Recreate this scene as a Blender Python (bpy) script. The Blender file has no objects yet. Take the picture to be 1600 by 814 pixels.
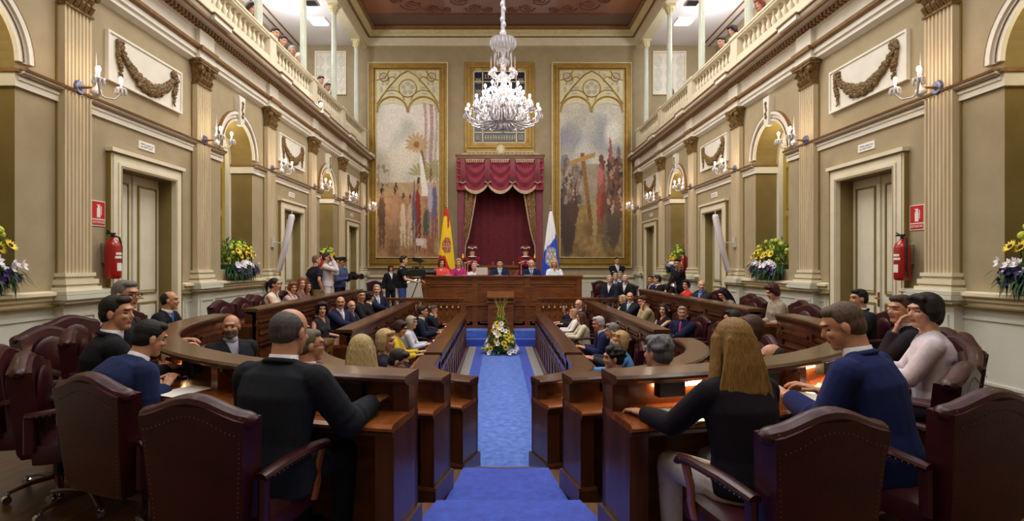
import bpy, bmesh, math, random
from mathutils import Vector, Matrix, Euler, noise
PI = math.pi
random.seed(11)
SC = bpy.context.scene
COL = SC.collection
F = 850.0; VX = 778.0; VY = 412.0
CAM = Vector((-0.07, 0.0, 1.55))
def at(px, py, Y):
    """a pixel of the 1600x814 frame as a point at depth Y"""
    return Vector((CAM.x + (px - VX) / F * Y, Y, CAM.z - (py - VY) / F * Y))

# ------------------------------------------------------------------ materials
def lin(c):
    return tuple((v / 12.92 if v <= 0.04045 else ((v + 0.055) / 1.055) ** 2.4) for v in [x / 255.0 for x in c]) + (1.0,)
MATS = {}
def mat(name, rgb, rough=0.6, metal=0.0, var=0.0, scale=8.0, rgb2=None, bump=0.0, bscale=60.0, stretch=(1, 1, 1),
        emit=None, estr=0.0, coat=0.0, trans=0.0, wave=False, spec=0.5, attr=None, sheen=0.0):
    if name in MATS: return MATS[name]
    m = bpy.data.materials.new(name); m.use_nodes = True
    nt = m.node_tree; b = nt.nodes['Principled BSDF']
    b.inputs['Base Color'].default_value = lin(rgb)
    b.inputs['Roughness'].default_value = rough
    b.inputs['Metallic'].default_value = metal
    b.inputs['Specular IOR Level'].default_value = spec
    b.inputs['Coat Weight'].default_value = coat
    b.inputs['Coat Roughness'].default_value = 0.12
    b.inputs['Sheen Weight'].default_value = sheen
    b.inputs['Transmission Weight'].default_value = trans
    if emit:
        b.inputs['Emission Color'].default_value = lin(emit); b.inputs['Emission Strength'].default_value = estr
    need = rgb2 is not None or bump > 0
    if need:
        tc = nt.nodes.new('ShaderNodeTexCoord'); mp = nt.nodes.new('ShaderNodeMapping')
        mp.inputs['Scale'].default_value = stretch
        nt.links.new(tc.outputs['Object'], mp.inputs['Vector'])
    if rgb2 is not None:
        n = nt.nodes.new('ShaderNodeTexNoise'); n.inputs['Scale'].default_value = scale; n.inputs['Detail'].default_value = 6
        n.inputs['Roughness'].default_value = 0.6
        nt.links.new(mp.outputs['Vector'], n.inputs['Vector'])
        src = n.outputs['Fac']
        if wave:
            w = nt.nodes.new('ShaderNodeTexWave'); w.inputs['Scale'].default_value = scale; w.inputs['Distortion'].default_value = 5
            w.inputs['Detail'].default_value = 3; w.inputs['Detail Scale'].default_value = 1.5
            nt.links.new(mp.outputs['Vector'], w.inputs['Vector'])
            mx = nt.nodes.new('ShaderNodeMath'); mx.operation = 'MULTIPLY_ADD'; mx.inputs[1].default_value = 0.45
            nt.links.new(w.outputs['Fac'], mx.inputs[0]); 
            h = nt.nodes.new('ShaderNodeMath'); h.operation = 'MULTIPLY'; h.inputs[1].default_value = 0.6
            nt.links.new(n.outputs['Fac'], h.inputs[0]); nt.links.new(h.outputs[0], mx.inputs[2]); src = mx.outputs[0]
        r = nt.nodes.new('ShaderNodeValToRGB'); r.color_ramp.elements[0].position = 0.35; r.color_ramp.elements[1].position = 0.68
        r.color_ramp.elements[0].color = lin(rgb); r.color_ramp.elements[1].color = lin(rgb2)
        nt.links.new(src, r.inputs['Fac']); nt.links.new(r.outputs['Color'], b.inputs['Base Color'])
    if attr:
        a = nt.nodes.new('ShaderNodeAttribute'); a.attribute_name = attr
        nt.links.new(a.outputs['Color'], b.inputs['Base Color'])
    if bump > 0:
        n2 = nt.nodes.new('ShaderNodeTexNoise'); n2.inputs['Scale'].default_value = bscale; n2.inputs['Detail'].default_value = 4
        nt.links.new(mp.outputs['Vector'], n2.inputs['Vector'])
        bp = nt.nodes.new('ShaderNodeBump'); bp.inputs['Strength'].default_value = bump; bp.inputs['Distance'].default_value = 0.01
        nt.links.new(n2.outputs['Fac'], bp.inputs['Height']); nt.links.new(bp.outputs['Normal'], b.inputs['Normal'])
    MATS[name] = m
    return m
M_WALL = mat('taupe_plaster', (160, 145, 114), 0.85, rgb2=(169, 154, 124), scale=3, bump=0.05)
M_CREAM = mat('cream_paint', (222, 213, 186), 0.6, rgb2=(232, 224, 200), scale=4)
M_WHITE = mat('white_plaster', (226, 222, 208), 0.65, rgb2=(235, 231, 220), scale=4)
M_DADO = mat('pale_dado_paint', (208, 208, 194), 0.6, rgb2=(216, 216, 203), scale=2)
M_PIL = mat('pilaster_cream', (200, 182, 150), 0.65, rgb2=(214, 200, 168), scale=10, stretch=(1, 1, .1))
M_BROWN = mat('brown_moulding', (118, 84, 45), 0.5, rgb2=(142, 104, 60), scale=12)
M_GILT = mat('old_gilt_plaster', (84, 62, 26), 0.5, rgb2=(148, 116, 60), scale=30, bump=0.8, bscale=90)
M_GOLD = mat('gold_frame', (142, 110, 40), 0.42, 0.3, rgb2=(166, 134, 60), scale=6, bump=0.1)
M_GOLDP = mat('pale_gold', (204, 194, 148), 0.5, 0.05, rgb2=(220, 212, 172), scale=9)
M_OLIVE = mat('olive_niche', (150, 128, 52), 0.5, rgb2=(172, 150, 72), scale=3, stretch=(1, 1, .4))
M_JAMB = mat('olive_jamb', (128, 110, 62), 0.7, rgb2=(140, 122, 74), scale=3)
M_DOOR = mat('cream_door_paint', (214, 208, 186), 0.5, rgb2=(222, 217, 198), scale=4)
M_DGOLD = mat('olive_gold_line', (138, 118, 60), 0.5)
M_WOOD = mat('mahogany', (62, 30, 15), 0.32, rgb2=(92, 48, 24), scale=3, stretch=(5, 5, .5), coat=0.35)
M_WOODL = mat('worktop_wood', (116, 62, 28), 0.25, rgb2=(150, 84, 40), scale=4, stretch=(2, 5, 2), coat=0.5)
M_WOODT = mat('ledge_wood', (64, 37, 20), 0.28, rgb2=(90, 55, 31), scale=4, stretch=(2, 5, 2), coat=0.3)
M_WOODB = mat('dais_wood', (96, 52, 24), 0.35, rgb2=(134, 78, 38), scale=3, stretch=(1, 5, 5), coat=0.3)
M_FLOOR = mat('dark_parquet', (72, 44, 20), 0.4, rgb2=(112, 74, 36), scale=3, stretch=(7, .7, 1), coat=0.2)
M_CARPET = mat('blue_carpet', (34, 62, 170), 0.95, rgb2=(50, 84, 198), scale=14, bump=0.6, bscale=120, sheen=0.3)
M_CARPETL = mat('light_blue_runner', (62, 100, 196), 0.95, rgb2=(98, 136, 222), scale=11, bump=0.6, bscale=120, sheen=0.3)
M_CARPETG = mat('grey_carpet_border', (120, 116, 116), 0.95, rgb2=(168, 162, 158), scale=30, bump=0.4)
M_LEATHER = mat('burgundy_leather', (44, 4, 13), 0.42, rgb2=(58, 9, 19), scale=7, bump=0.12, bscale=90, coat=0.08, spec=.4)
M_STUD = mat('dull_stud', (96, 66, 40), 0.4, 0.6)
M_BRASS = mat('brass', (170, 130, 60), 0.3, 0.9)
M_BLACK = mat('black_plastic', (16, 16, 18), 0.45)
M_CHROME = mat('chrome', (190, 190, 195), 0.2, 1.0)
M_LILAC = mat('lilac_cloth_panel', (112, 96, 140), 0.8, rgb2=(134, 118, 160), scale=4)
M_GLOW = mat('lit_strip', (255, 210, 160), 0.5, emit=(255, 206, 150), estr=32)
M_BULB = mat('lit_bulb', (255, 240, 215), 0.5, emit=(255, 236, 216), estr=130)
M_SBULB = mat('lit_sconce_bulb', (255, 240, 215), 0.5, emit=(255, 226, 198), estr=110)
M_CRYSTAL = mat('cut_crystal', (166, 164, 172), 0.08, spec=0.9)
M_CRYSTALW = mat('bright_cut_crystal', (222, 218, 220), 0.1, spec=0.8)
M_DISC = mat('blue_grey_metal', (96, 100, 132), 0.3, 0.5)
M_RED = mat('fire_red', (160, 16, 18), 0.3, coat=0.4)
M_SIGNR = mat('sign_red', (196, 30, 34), 0.5)
M_PAPER = mat('paper', (238, 234, 226), 0.8)
M_VELVET = mat('crimson_velvet', (88, 8, 26), 0.85, rgb2=(112, 16, 38), scale=6, sheen=0.5)
M_VELVETL = mat('valance_velvet', (120, 14, 44), 0.75, rgb2=(146, 32, 62), scale=5, sheen=0.6)
M_FRINGE = mat('cream_fringe', (206, 184, 152), 0.8, rgb2=(150, 110, 84), scale=60, stretch=(1, 1, .1))
M_BROC = mat('brocade', (92, 52, 30), 0.7, rgb2=(170, 136, 92), scale=16)
M_CEIL = mat('gallery_ceiling_white', (226, 224, 228), 0.8)
M_COLM = mat('column_cream_green', (196, 202, 186), 0.45, rgb2=(208, 212, 198), scale=4)
M_LAMP = mat('lit_ceiling_panel', (240, 245, 255), 0.5, emit=(235, 242, 255), estr=18)
M_PAINT = mat('painted_picture', (200, 200, 200), 0.75, attr='Col')
M_CLOTHP = mat('printed_cloth', (200, 200, 200), 0.8, attr='Col')

# ------------------------------------------------------------------ mesh builder
class MB:
    def __init__(s): s.v = []; s.f = []; s.mi = []; s.M = None; s.m = 0; s.flip = False
    def add(s, vs, fs, m=None):
        o = len(s.v)
        if s.M is not None: vs = [s.M @ Vector(v) for v in vs]
        s.v += [tuple(v) for v in vs]
        for f in fs: s.f.append([i + o for i in f]); s.mi.append(s.m if m is None else m)
        return s
    def box(s, x0, x1, y0, y1, z0, z1, m=None):
        return s.add([(x0,y0,z0),(x1,y0,z0),(x1,y1,z0),(x0,y1,z0),(x0,y0,z1),(x1,y0,z1),(x1,y1,z1),(x0,y1,z1)],
              [(0,3,2,1),(4,5,6,7),(0,1,5,4),(1,2,6,5),(2,3,7,6),(3,0,4,7)], m)
    def obox(s, c, ax, ay, az, m=None):
        c = Vector(c); ax = Vector(ax); ay = Vector(ay); az = Vector(az)
        vs = [c + ax*a + ay*b + az*d for d in (-1, 1) for a, b in ((-1,-1),(1,-1),(1,1),(-1,1))]
        return s.add(vs, [(0,3,2,1),(4,5,6,7),(0,1,5,4),(1,2,6,5),(2,3,7,6),(3,0,4,7)], m)
    def loft(s, rings, m=None, cap=True):
        n = len(rings[0]); vs = [p for r in rings for p in r]; fs = []
        for k in range(len(rings) - 1):
            for i in range(n):
                j = (i + 1) % n
                fs.append((k*n+i, k*n+j, (k+1)*n+j, (k+1)*n+i))
        if cap:
            fs.append(tuple(range(n-1, -1, -1))); fs.append(tuple((len(rings)-1)*n + i for i in range(n)))
        return s.add(vs, fs, m)
    def tube(s, pts, rad, n=8, side=None, m=None, cap=True, round_end=False):
        pts = [Vector(p) for p in pts]
        if not isinstance(rad, (list, tuple)): rad = [rad] * len(pts)
        rad = [r if isinstance(r, (list, tuple)) else (r, r) for r in rad]
        T = []
        for i in range(len(pts)):
            a = pts[max(i-1, 0)]; b = pts[min(i+1, len(pts)-1)]
            t = (b - a); T.append(t.normalized() if t.length > 1e-9 else Vector((0,0,1)))
        u = Vector(side) if side else (Vector((1,0,0)) if abs(T[0].x) < 0.9 else Vector((0,1,0)))
        rings = []
        P = list(pts); R = list(rad); TT = list(T)
        if round_end:
            e0 = max(rad[0]); e1 = max(rad[-1])
            P = [pts[0]-T[0]*e0*.85, pts[0]-T[0]*e0*.5] + P + [pts[-1]+T[-1]*e1*.5, pts[-1]+T[-1]*e1*.85]
            R = [(rad[0][0]*.4, rad[0][1]*.4), (rad[0][0]*.82, rad[0][1]*.82)] + R + [(rad[-1][0]*.82, rad[-1][1]*.82), (rad[-1][0]*.4, rad[-1][1]*.4)]
            TT = [T[0], T[0]] + TT + [T[-1], T[-1]]
        for p, r, t in zip(P, R, TT):
            if side: uu = Vector(side)
            else: uu = u
            uu = uu - t * uu.dot(t)
            uu = uu.normalized() if uu.length > 1e-6 else t.orthogonal().normalized()
            u = uu; w = t.cross(uu)
            rings.append([p + uu*(math.cos(2*PI*i/n)*r[0]) + w*(math.sin(2*PI*i/n)*r[1]) for i in range(n)])
        return s.loft(rings, m, cap)
    def lathe(s, prof, c=(0,0,0), n=12, m=None, cap=True):
        c = Vector(c)
        return s.loft([[c + Vector((math.cos(2*PI*i/n)*r, math.sin(2*PI*i/n)*r, z)) for i in range(n)] for r, z in prof], m, cap)
    def ell(s, c, r, n=10, k=7, R=None, m=None):
        c = Vector(c); rings = []
        for a in range(1, k):
            ph = PI * a / k; z = -math.cos(ph); q = math.sin(ph)
            ring = []
            for i in range(n):
                v = Vector((q*math.cos(2*PI*i/n)*r[0], q*math.sin(2*PI*i/n)*r[1], z*r[2]))
                if R is not None: v = R @ v
                ring.append(c + v)
            rings.append(ring)
        b = Vector((0,0,-r[2])); t = Vector((0,0,r[2]))
        if R is not None: b = R @ b; t = R @ t
        vs = [p for q_ in rings for p in q_] + [c + b, c + t]; fs = []
        for q_ in range(len(rings)-1):
            for i in range(n):
                j = (i+1) % n; fs.append((q_*n+i, q_*n+j, (q_+1)*n+j, (q_+1)*n+i))
        L = len(rings)*n
        for i in range(n):
            fs.append((L, (i+1) % n, i)); fs.append((L+1, L-n+i, L-n+(i+1) % n))
        return s.add(vs, fs, m)
    def prism(s, poly, fn, d0, d1, m=None):
        """poly: 2D outline; fn(a,b,d)->xyz; extruded from d0 to d1"""
        n = len(poly)
        vs = [fn(a, b, d0) for a, b in poly] + [fn(a, b, d1) for a, b in poly]
        fs = [tuple(range(n-1, -1, -1)), tuple(range(n, 2*n))] + [(i, (i+1) % n, n+(i+1) % n, n+i) for i in range(n)]
        return s.add(vs, fs, m)
    def sweep(s, prof, path, z0=0.0, m=None, closed=False):
        """prof: (u,z) outline; path: (x,y,nx,ny)"""
        rings = [[(x + nx*u, y + ny*u, z0 + z) for u, z in prof] for x, y, nx, ny in path]
        if closed: rings.append(rings[0])
        return s.loft(rings, m, not closed)
    def grid(s, nu, nv, fn, m=None):
        vs = [fn(i / nu, j / nv) for j in range(nv+1) for i in range(nu+1)]
        fs = [(j*(nu+1)+i, j*(nu+1)+i+1, (j+1)*(nu+1)+i+1, (j+1)*(nu+1)+i) for j in range(nv) for i in range(nu)]
        return s.add(vs, fs, m)
    def mesh(s, name, mats, smooth=False):
        me = bpy.data.meshes.new(name); me.from_pydata(s.v, [], s.f)
        for m in (mats if isinstance(mats, (list, tuple)) else [mats]): me.materials.append(m)
        if len(me.materials) > 1: me.polygons.foreach_set('material_index', s.mi)
        bm = bmesh.new(); bm.from_mesh(me); bmesh.ops.recalc_face_normals(bm, faces=bm.faces); bm.to_mesh(me); bm.free()
        if smooth: me.shade_smooth()
        me.update()
        return me
def link(name, data, parent=None, loc=None, rot=None):
    o = bpy.data.objects.new(name, data); COL.objects.link(o)
    if parent is not None: o.parent = parent
    if loc is not None: o.location = loc
    if rot is not None: o.rotation_euler = rot
    return o
def obj(name, mb, mats, parent=None, smooth=False, loc=None, rot=None, bevel=0.0, autos=False):
    me = mb.mesh(name, mats, smooth) if isinstance(mb, MB) else mb
    o = link(name, me, parent, loc, rot)
    if bevel:
        b = o.modifiers.new('bevel', 'BEVEL'); b.width = bevel; b.segments = 2; b.limit_method = 'ANGLE'
    if autos:
        me.shade_smooth()
        bm = bmesh.new(); bm.from_mesh(me)
        for e in bm.edges:
            if len(e.link_faces) == 2 and e.calc_face_angle(0) > 0.6: e.smooth = False
        bm.to_mesh(me); bm.free()
    return o
def tag(o, label, cat, group=None, kind=None):
    if label: o['label'] = label
    if cat: o['category'] = cat
    if group: o['group'] = group
    if kind: o['kind'] = kind
    return o
def thing(name, label, cat, loc=(0,0,0), rz=0.0, group=None):
    o = link(name, None, None, loc, (0, 0, rz)); o.empty_display_size = 0.1
    return tag(o, label, cat, group)
def struct(name, mb, mats, parent=None, **k):
    o = obj(name, mb, mats, parent, **k)
    if parent is None: o['kind'] = 'structure'
    return o
KIDS = {}
def dup(root, loc, rz=None, label=None, group=None):
    """copy of a thing with copies of its parts and sub-parts"""
    if root.name not in KIDS:
        KIDS[root.name] = [(c, [g for g in bpy.data.objects if g.parent == c]) for c in bpy.data.objects if c.parent == root]
    r = root.copy(); COL.objects.link(r); r.location = loc
    if rz is not None: r.rotation_euler = (0, 0, rz)
    if label: r['label'] = label
    if group: r['group'] = group
    for c, gs in KIDS[root.name]:
        d = c.copy(); COL.objects.link(d); d.parent = r
        for g in gs:
            e = g.copy(); COL.objects.link(e); e.parent = d
    return r
def color_attr(me, fn):
    """per-corner colour from the vertex index through fn(i) -> rgb 0..255"""
    a = me.color_attributes.new('Col', 'FLOAT_COLOR', 'POINT')
    buf = []
    for i in range(len(me.vertices)): buf += list(lin(fn(i)))
    a.data.foreach_set('color', buf)
def text(name, body, size, m, parent, loc, rot, align='CENTER', extrude=0.001, sx=1.0):
    cu = bpy.data.curves.new(name, 'FONT'); cu.body = body; cu.size = size; cu.align_x = align; cu.align_y = 'CENTER'; cu.extrude = extrude
    cu.materials.append(m)
    o = link(name, cu, parent, loc, rot); dg = bpy.context.evaluated_depsgraph_get(); dg.update()
    me = bpy.data.meshes.new_from_object(o.evaluated_get(dg)); bpy.data.objects.remove(o)
    o = link(name, me, parent, loc, rot); o.scale = (sx, 1, 1)
    return o
def rect_frame(mb, x0, x1, z0, z1, w, fn, d0, d1, m=None):
    """a picture-frame ring of four bars in the (a,b) plane"""
    for a0, a1, b0, b1 in ((x0, x1, z1-w, z1), (x0, x1, z0, z0+w), (x0, x0+w, z0+w, z1-w), (x1-w, x1, z0+w, z1-w)):
        mb.prism([(a0,b0),(a1,b0),(a1,b1),(a0,b1)], fn, d0, d1, m)
# ------------------------------------------------------------------ the room
XL, XR, YB, YF = -5.0, 5.1, -3.0, 20.4
ZC = 10.35
PY = [6.27 + 2.68 * k for k in range(6)]
PYB = [0.91, 3.59] + PY[:]                      # two more behind the camera's view
DOORS = [7.62, 12.98, 18.34]; ARCH = [-0.43 + 5.36 * k for k in range(4)]   # -0.43 4.93 10.29 15.65
DOORS_ALL = [2.25] + DOORS
HW, ZS, SILL = 0.62, 3.62, 1.45
def WM(side):
    if side == 'left': return Matrix(((1,0,0,XL),(0,1,0,0),(0,0,1,0),(0,0,0,1)))
    return Matrix(((-1,0,0,XR),(0,1,0,0),(0,0,1,0),(0,0,0,1)))
def wloc(side, s, z=0.0, d=0.0):
    return (XL + d, s, z) if side == 'left' else (XR - d, s, z)
def wrot(side): return 0.0 if side == 'left' else PI
def arch_pts(c, r, n=20):
    return [(c + r*math.cos(PI - PI*i/n), ZS + r*math.sin(PI - PI*i/n)) for i in range(n+1)]
for side in ('left', 'right'):
    # ---- wall with its openings
    mb = MB(); mb.M = WM(side)
    zt = 5.5
    cuts = sorted([(c-0.6, c+0.6, 'd') for c in DOORS_ALL] + [(c-HW, c+HW, 'a') for c in ARCH])
    s = YB
    Q = lambda a, b, z0, z1: mb.add([(0,a,z0),(0,b,z0),(0,b,z1),(0,a,z1)], [(0,1,2,3)])
    for a, b, k in cuts:
        Q(s, a, -0.6, zt); s = b
        if k == 'd':
            Q(a, b, 2.80, zt); Q(a, b, -0.6, 0)
            for (p, q) in (((a,0),(a,2.8)), ((a,2.8),(b,2.8)), ((b,2.8),(b,0))):
                mb.add([(0,p[0],p[1]),(0,q[0],q[1]),(-.2,q[0],q[1]),(-.2,p[0],p[1])], [(0,1,2,3)])
        else:
            Q(a, b, -0.6, SILL)
            ap = arch_pts((a+b)/2, HW)
            for i in range(len(ap)-1):
                p, q = ap[i], ap[i+1]
                mb.add([(0,p[0],p[1]),(0,q[0],q[1]),(0,q[0],zt),(0,p[0],zt)], [(0,1,2,3)])
    Q(s, YF, -0.6, zt)
    w = struct('wall_' + side, mb, M_WALL)
    # niche reveals and backs
    for c in ARCH:
        mb = MB(); mb.M = WM(side)
        ap = [(c-HW, SILL)] + arch_pts(c, HW) + [(c+HW, SILL), (c-HW, SILL)]
        for i in range(len(ap)-1):
            p, q = ap[i], ap[i+1]
            mb.add([(0,p[0],p[1]),(0,q[0],q[1]),(-.5,q[0],q[1]),(-.5,p[0],p[1])], [(0,1,2,3)])
        struct('niche_reveal', mb, M_JAMB, w)
        mb = MB(); mb.M = WM(side)
        mb.prism([(c-HW-.05, SILL-.05)] + arch_pts(c, HW+.05) + [(c+HW+.05, SILL-.05)], lambda a, b, d: (d, a, b), -.6, -.5)
        struct('niche_back', mb, M_OLIVE, w)
        mb = MB(); mb.M = WM(side)                 # raised panels on the niche back
        for z0, z1 in ((1.62, 2.5), (2.62, 3.45)):
            rect_frame(mb, c-.4, c+.4, z0, z1, .035, lambda a, b, d: (d, a, b), -.5, -.485)
        for i in range(10):
            a0 = PI*i/10; a1 = PI*(i+1)/10
            mb.prism([(c+.4*math.cos(a0), ZS+.4*math.sin(a0)), (c+.4*math.cos(a1), ZS+.4*math.sin(a1)), (c+.36*math.cos(a1), ZS+.36*math.sin(a1)), (c+.36*math.cos(a0), ZS+.36*math.sin(a0))], lambda a, b, d: (d, a, b), -.5, -.485)
        struct('niche_panelling', mb, M_DGOLD, w)
        mb = MB(); mb.M = WM(side)                 # pale inner arch strip
        ao = arch_pts(c, HW); ai = arch_pts(c, HW-.09)
        for i in range(len(ao)-1):
            mb.prism([ao[i], ao[i+1], ai[i+1], ai[i]], lambda a, b, d: (d, a, b), -.5, -.42)
        mb.box(-.5, -.42, c-HW, c-HW+.09, SILL, ZS); mb.box(-.5, -.42, c+HW-.09, c+HW, SILL, ZS)
        struct('niche_inner_arch', mb, M_WHITE, w)
    # ---- dado, rail, impost band
    solid = []; s = YB
    for a, b, k in cuts:
        if k == 'd': solid.append((s, a - .17)); s = b + .17
    solid.append((s, YF))
    mb = MB(); mb.M = WM(side)
    for a, b in solid:
        mb.box(0, .03, a, b, 0, 1.12)
        for f0 in (a + .12,):
            rect_frame(mb, a+.12, b-.12, .28, .98, .03, lambda p, q, d: (d, p, q), .03, .045)
    struct('dado', mb, M_DADO, w)
    prof = [(0,1.10),(.05,1.10),(.05,1.135),(.09,1.15),(.09,1.19),(.12,1.205),(.12,1.235),(0,1.25)]
    mb = MB(); mb2 = MB()
    sg = 1 if side == 'left' else -1; x0 = XL if side == 'left' else XR
    for a, b in solid:
        mb.sweep(prof, [(x0, a, sg, 0), (x0, b, sg, 0)])
        mb2.sweep([(.02,1.085),(.1,1.085),(.1,1.10),(.02,1.10)], [(x0, a, sg, 0), (x0, b, sg, 0)])
        mb2.sweep([(.09,1.19),(.124,1.193),(.124,1.204),(.09,1.204)], [(x0, a, sg, 0), (x0, b, sg, 0)])
    struct('dado_rail', mb, M_CREAM, w); struct('dado_rail_line', mb2, M_DGOLD, w)
    mb = MB()
    for a, b in solid: mb.sweep([(0,0),(.05,0),(.05,.14),(.035,.17),(0,.17)], [(x0, a, sg, 0), (x0, b, sg, 0)])
    struct('baseboard_' + side, mb, M_DADO)
    segs = []; s = YB
    for a, b, k in cuts:
        if k == 'a': segs.append((s, a)); s = b
    segs.append((s, YF))
    mb = MB(); mb2 = MB()
    for a, b in segs:
        pth = [(x0, a, sg, 0), (x0, b, sg, 0)]
        mb.sweep([(0,3.36),(.03,3.36),(.03,3.42),(.045,3.43),(.045,3.475),(.1,3.50),(.1,3.52),(0,3.52)], pth)
        mb2.sweep([(0,3.515),(.115,3.515),(.125,3.54),(0,3.55)], pth)
        mb2.sweep([(.045,3.472),(.07,3.472),(.07,3.482),(.045,3.482)], pth)
    for c in ARCH:                                # band wrapped into the reveals
        for sgn in (-1, 1):
            mb.M = WM(side); mb2.M = WM(side)
            e = c + sgn*HW; i = e - sgn*.03
            mb.box(-.42, .03, min(e,i), max(e,i), 3.36, 3.50); mb2.box(-.42, .06, min(e, e-sgn*.05), max(e, e-sgn*.05), 3.50, 3.54)
            mb.M = None; mb2.M = None
    struct('impost_band', mb, M_WHITE, w); struct('impost_band_edge', mb2, M_BROWN, w)
    # archivolts and keystones
    for c in ARCH:
        mb = MB(); mb.M = WM(side); mb2 = MB(); mb2.M = WM(side)
        for r0, r1, d in ((HW-.005, .665, .05), (.665, .73, .035), (.73, .785, .06)):
            po = arch_pts(c, r1, 28); pi_ = arch_pts(c, r0, 28)
            for i in range(28): mb.prism([po[i], po[i+1], pi_[i+1], pi_[i]], lambda a, b, q: (q, a, b), 0, d)
        for r0, r1 in ((.662,.67), (.785,.797)):
            po = arch_pts(c, r1, 28); pi_ = arch_pts(c, r0, 28)
            for i in range(28): mb2.prism([po[i], po[i+1], pi_[i+1], pi_[i]], lambda a, b, q: (q, a, b), 0, .062)
        struct('archivolt', mb, M_WHITE, w); struct('archivolt_line', mb2, M_BROWN, w)
        mb = MB(); mb.M = WM(side)
        mb.prism([(c-.075, 4.16), (c+.075, 4.16), (c+.12, 4.70), (c-.12, 4.70)], lambda a, b, d: (d, a, b), 0, .1)
        k = struct('keystone', mb, M_WHITE, w)
        mb = MB(); mb.M = WM(side)
        for q in range(5): mb.ell((.1, c + .02*math.sin(q*2.2), 4.32 + .065*q), (.025, .035 + .012*math.sin(q*1.7+1), .04), 8, 5)
        struct('keystone_ornament', mb, M_GILT, k)
    # ---- entablature
    EP = [(0,4.80),(.09,4.84),(.09,4.90),(.12,4.91),(.12,4.98),(.16,5.02),(.16,5.05),(.07,5.06),(.07,5.31),(.11,5.33),(.11,5.40),(.14,5.41),(.30,5.44),(.33,5.46),(.36,5.50),(.36,5.53),(0,5.56)]
    mb = MB(); mb.sweep(EP, [(x0, YB, sg, 0), (x0, YF, sg, 0)])
    mb.M = WM(side)
    for y in PYB:                                 # breaks over the pilasters
        mb.box(0, .16, y-.24, y+.24, 4.84, 4.98); mb.box(0, .15, y-.22, y+.22, 5.06, 5.33); mb.box(0, .42, y-.28, y+.28, 5.45, 5.53)
    e = struct('trim_1' if side == 'left' else 'trim_2', mb, M_WHITE)
    mb = MB(); mb.sweep([(.12,4.98),(.17,5.005),(.18,5.05),(.07,5.062),(.07,5.05)], [(x0, YB, sg, 0), (x0, YF, sg, 0)])
    mb.sweep([(.30,5.42),(.345,5.425),(.355,5.46),(.3,5.45)], [(x0, YB, sg, 0), (x0, YF, sg, 0)])
    mb.sweep([(.3,5.53),(.39,5.53),(.39,5.555),(.3,5.56)], [(x0, YB, sg, 0), (x0, YF, sg, 0)])
    mb.M = WM(side)
    for y in PYB: mb.box(0, .21, y-.26, y+.26, 4.98, 5.05); mb.box(.3, .44, y-.3, y+.3, 5.53, 5.557)
    struct('cornice_brown_line', mb, M_BROWN, e)
    mb = MB(); mb.M = WM(side); y = YB + .05
    while y < YF: mb.box(.11, .2, y, y+.05, 5.335, 5.405); y += .095
    struct('dentil_row', mb, M_BROWN, e)
    # ---- gallery: floor, back wall, ceiling, beam
    g = -1 if side == 'left' else 1
    gx = XL - 3.0 if side == 'left' else XR + 3.0
    mb = MB(); mb.box(min(gx, x0-.01*sg), max(gx, x0-.01*sg), YB, YF, 5.42, 5.5); struct('floor_gallery_' + side, mb, M_FLOOR)
    mb = MB(); mb.box(min(gx, gx+g*.1), max(gx, gx+g*.1), YB, YF, 5.4, 10.35); gw = struct('wall_gallery_' + side, mb, M_WALL)
    mb = MB(); mb.sweep([(0,8.0),(.06,8.0),(.1,8.12),(.1,8.2),(0,8.25)], [(gx, YB, sg, 0), (gx, YF, sg, 0)])
    mb.sweep([(0,8.7),(.05,8.7),(.12,8.85),(.12,8.95),(0,9.0)], [(gx, YB, sg, 0), (gx, YF, sg, 0)]); struct('gallery_wall_moulding', mb, M_CREAM, gw)
    mb = MB(); mb.sweep([(.1,8.1),(.13,8.1),(.13,8.13),(.1,8.13)], [(gx, YB, sg, 0), (gx, YF, sg, 0)]); mb.sweep([(.12,8.9),(.15,8.9),(.15,8.93),(.12,8.93)], [(gx, YB, sg, 0), (gx, YF, sg, 0)]); struct('gallery_wall_line', mb, M_BROWN, gw)
    xb = x0 - sg*.36
    mb = MB(); mb.box(min(gx, xb), max(gx, xb), YB, YF, 9.72, 9.8); gc = struct('ceiling_gallery_' + side, mb, M_CEIL)
    mb = MB()
    for q in (.25, .5): mb.box(*sorted((gx+sg*q, gx+sg*(q+.05))), YB, YF, 9.69, 9.725)
    struct('ceiling_line', mb, M_BROWN, gc)
    mb = MB(); mb.box(min(xb, x0), max(xb, x0), YB, YF, 9.62, 10.35); struct('beam_' + side, mb, M_CREAM)
    for y in (3.2, 8.2, 13.0, 15.9, 18.3):
        xx = x0 - sg*1.1
        t = thing('ceiling_light', 'bright square panel light in the white ceiling of the %s gallery' % side, 'ceiling light', (xx, y, 9.72), 0, 'panel lights in the %s gallery ceiling' % side)
        mb = MB(); mb.box(-.3, .3, -.3, .3, -.03, 0); obj('frame', mb, M_CEIL, t)
        mb = MB(); mb.box(-.25, .25, -.25, .25, -.045, -.028); obj('diffuser', mb, M_LAMP, t)
    for y in (10.5, 14.6):
        t = thing('ceiling_vent', 'dark square air vent in the white %s gallery ceiling' % side, 'vent', (x0 - sg*.9, y+2.4, 9.72), 0, 'vents in the %s gallery ceiling' % side)
        mb = MB(); rect_frame(mb, -.2, .2, -.2, .2, .04, lambda a, b, d: (a, b, d), -.03, 0); obj('frame', mb, M_CHROME, t)
        mb = MB()
        for q in range(5): mb.box(-.17, .17, -.15+q*.065, -.12+q*.065, -.02, -.005)
        obj('slat', mb, M_BLACK, t)

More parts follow.
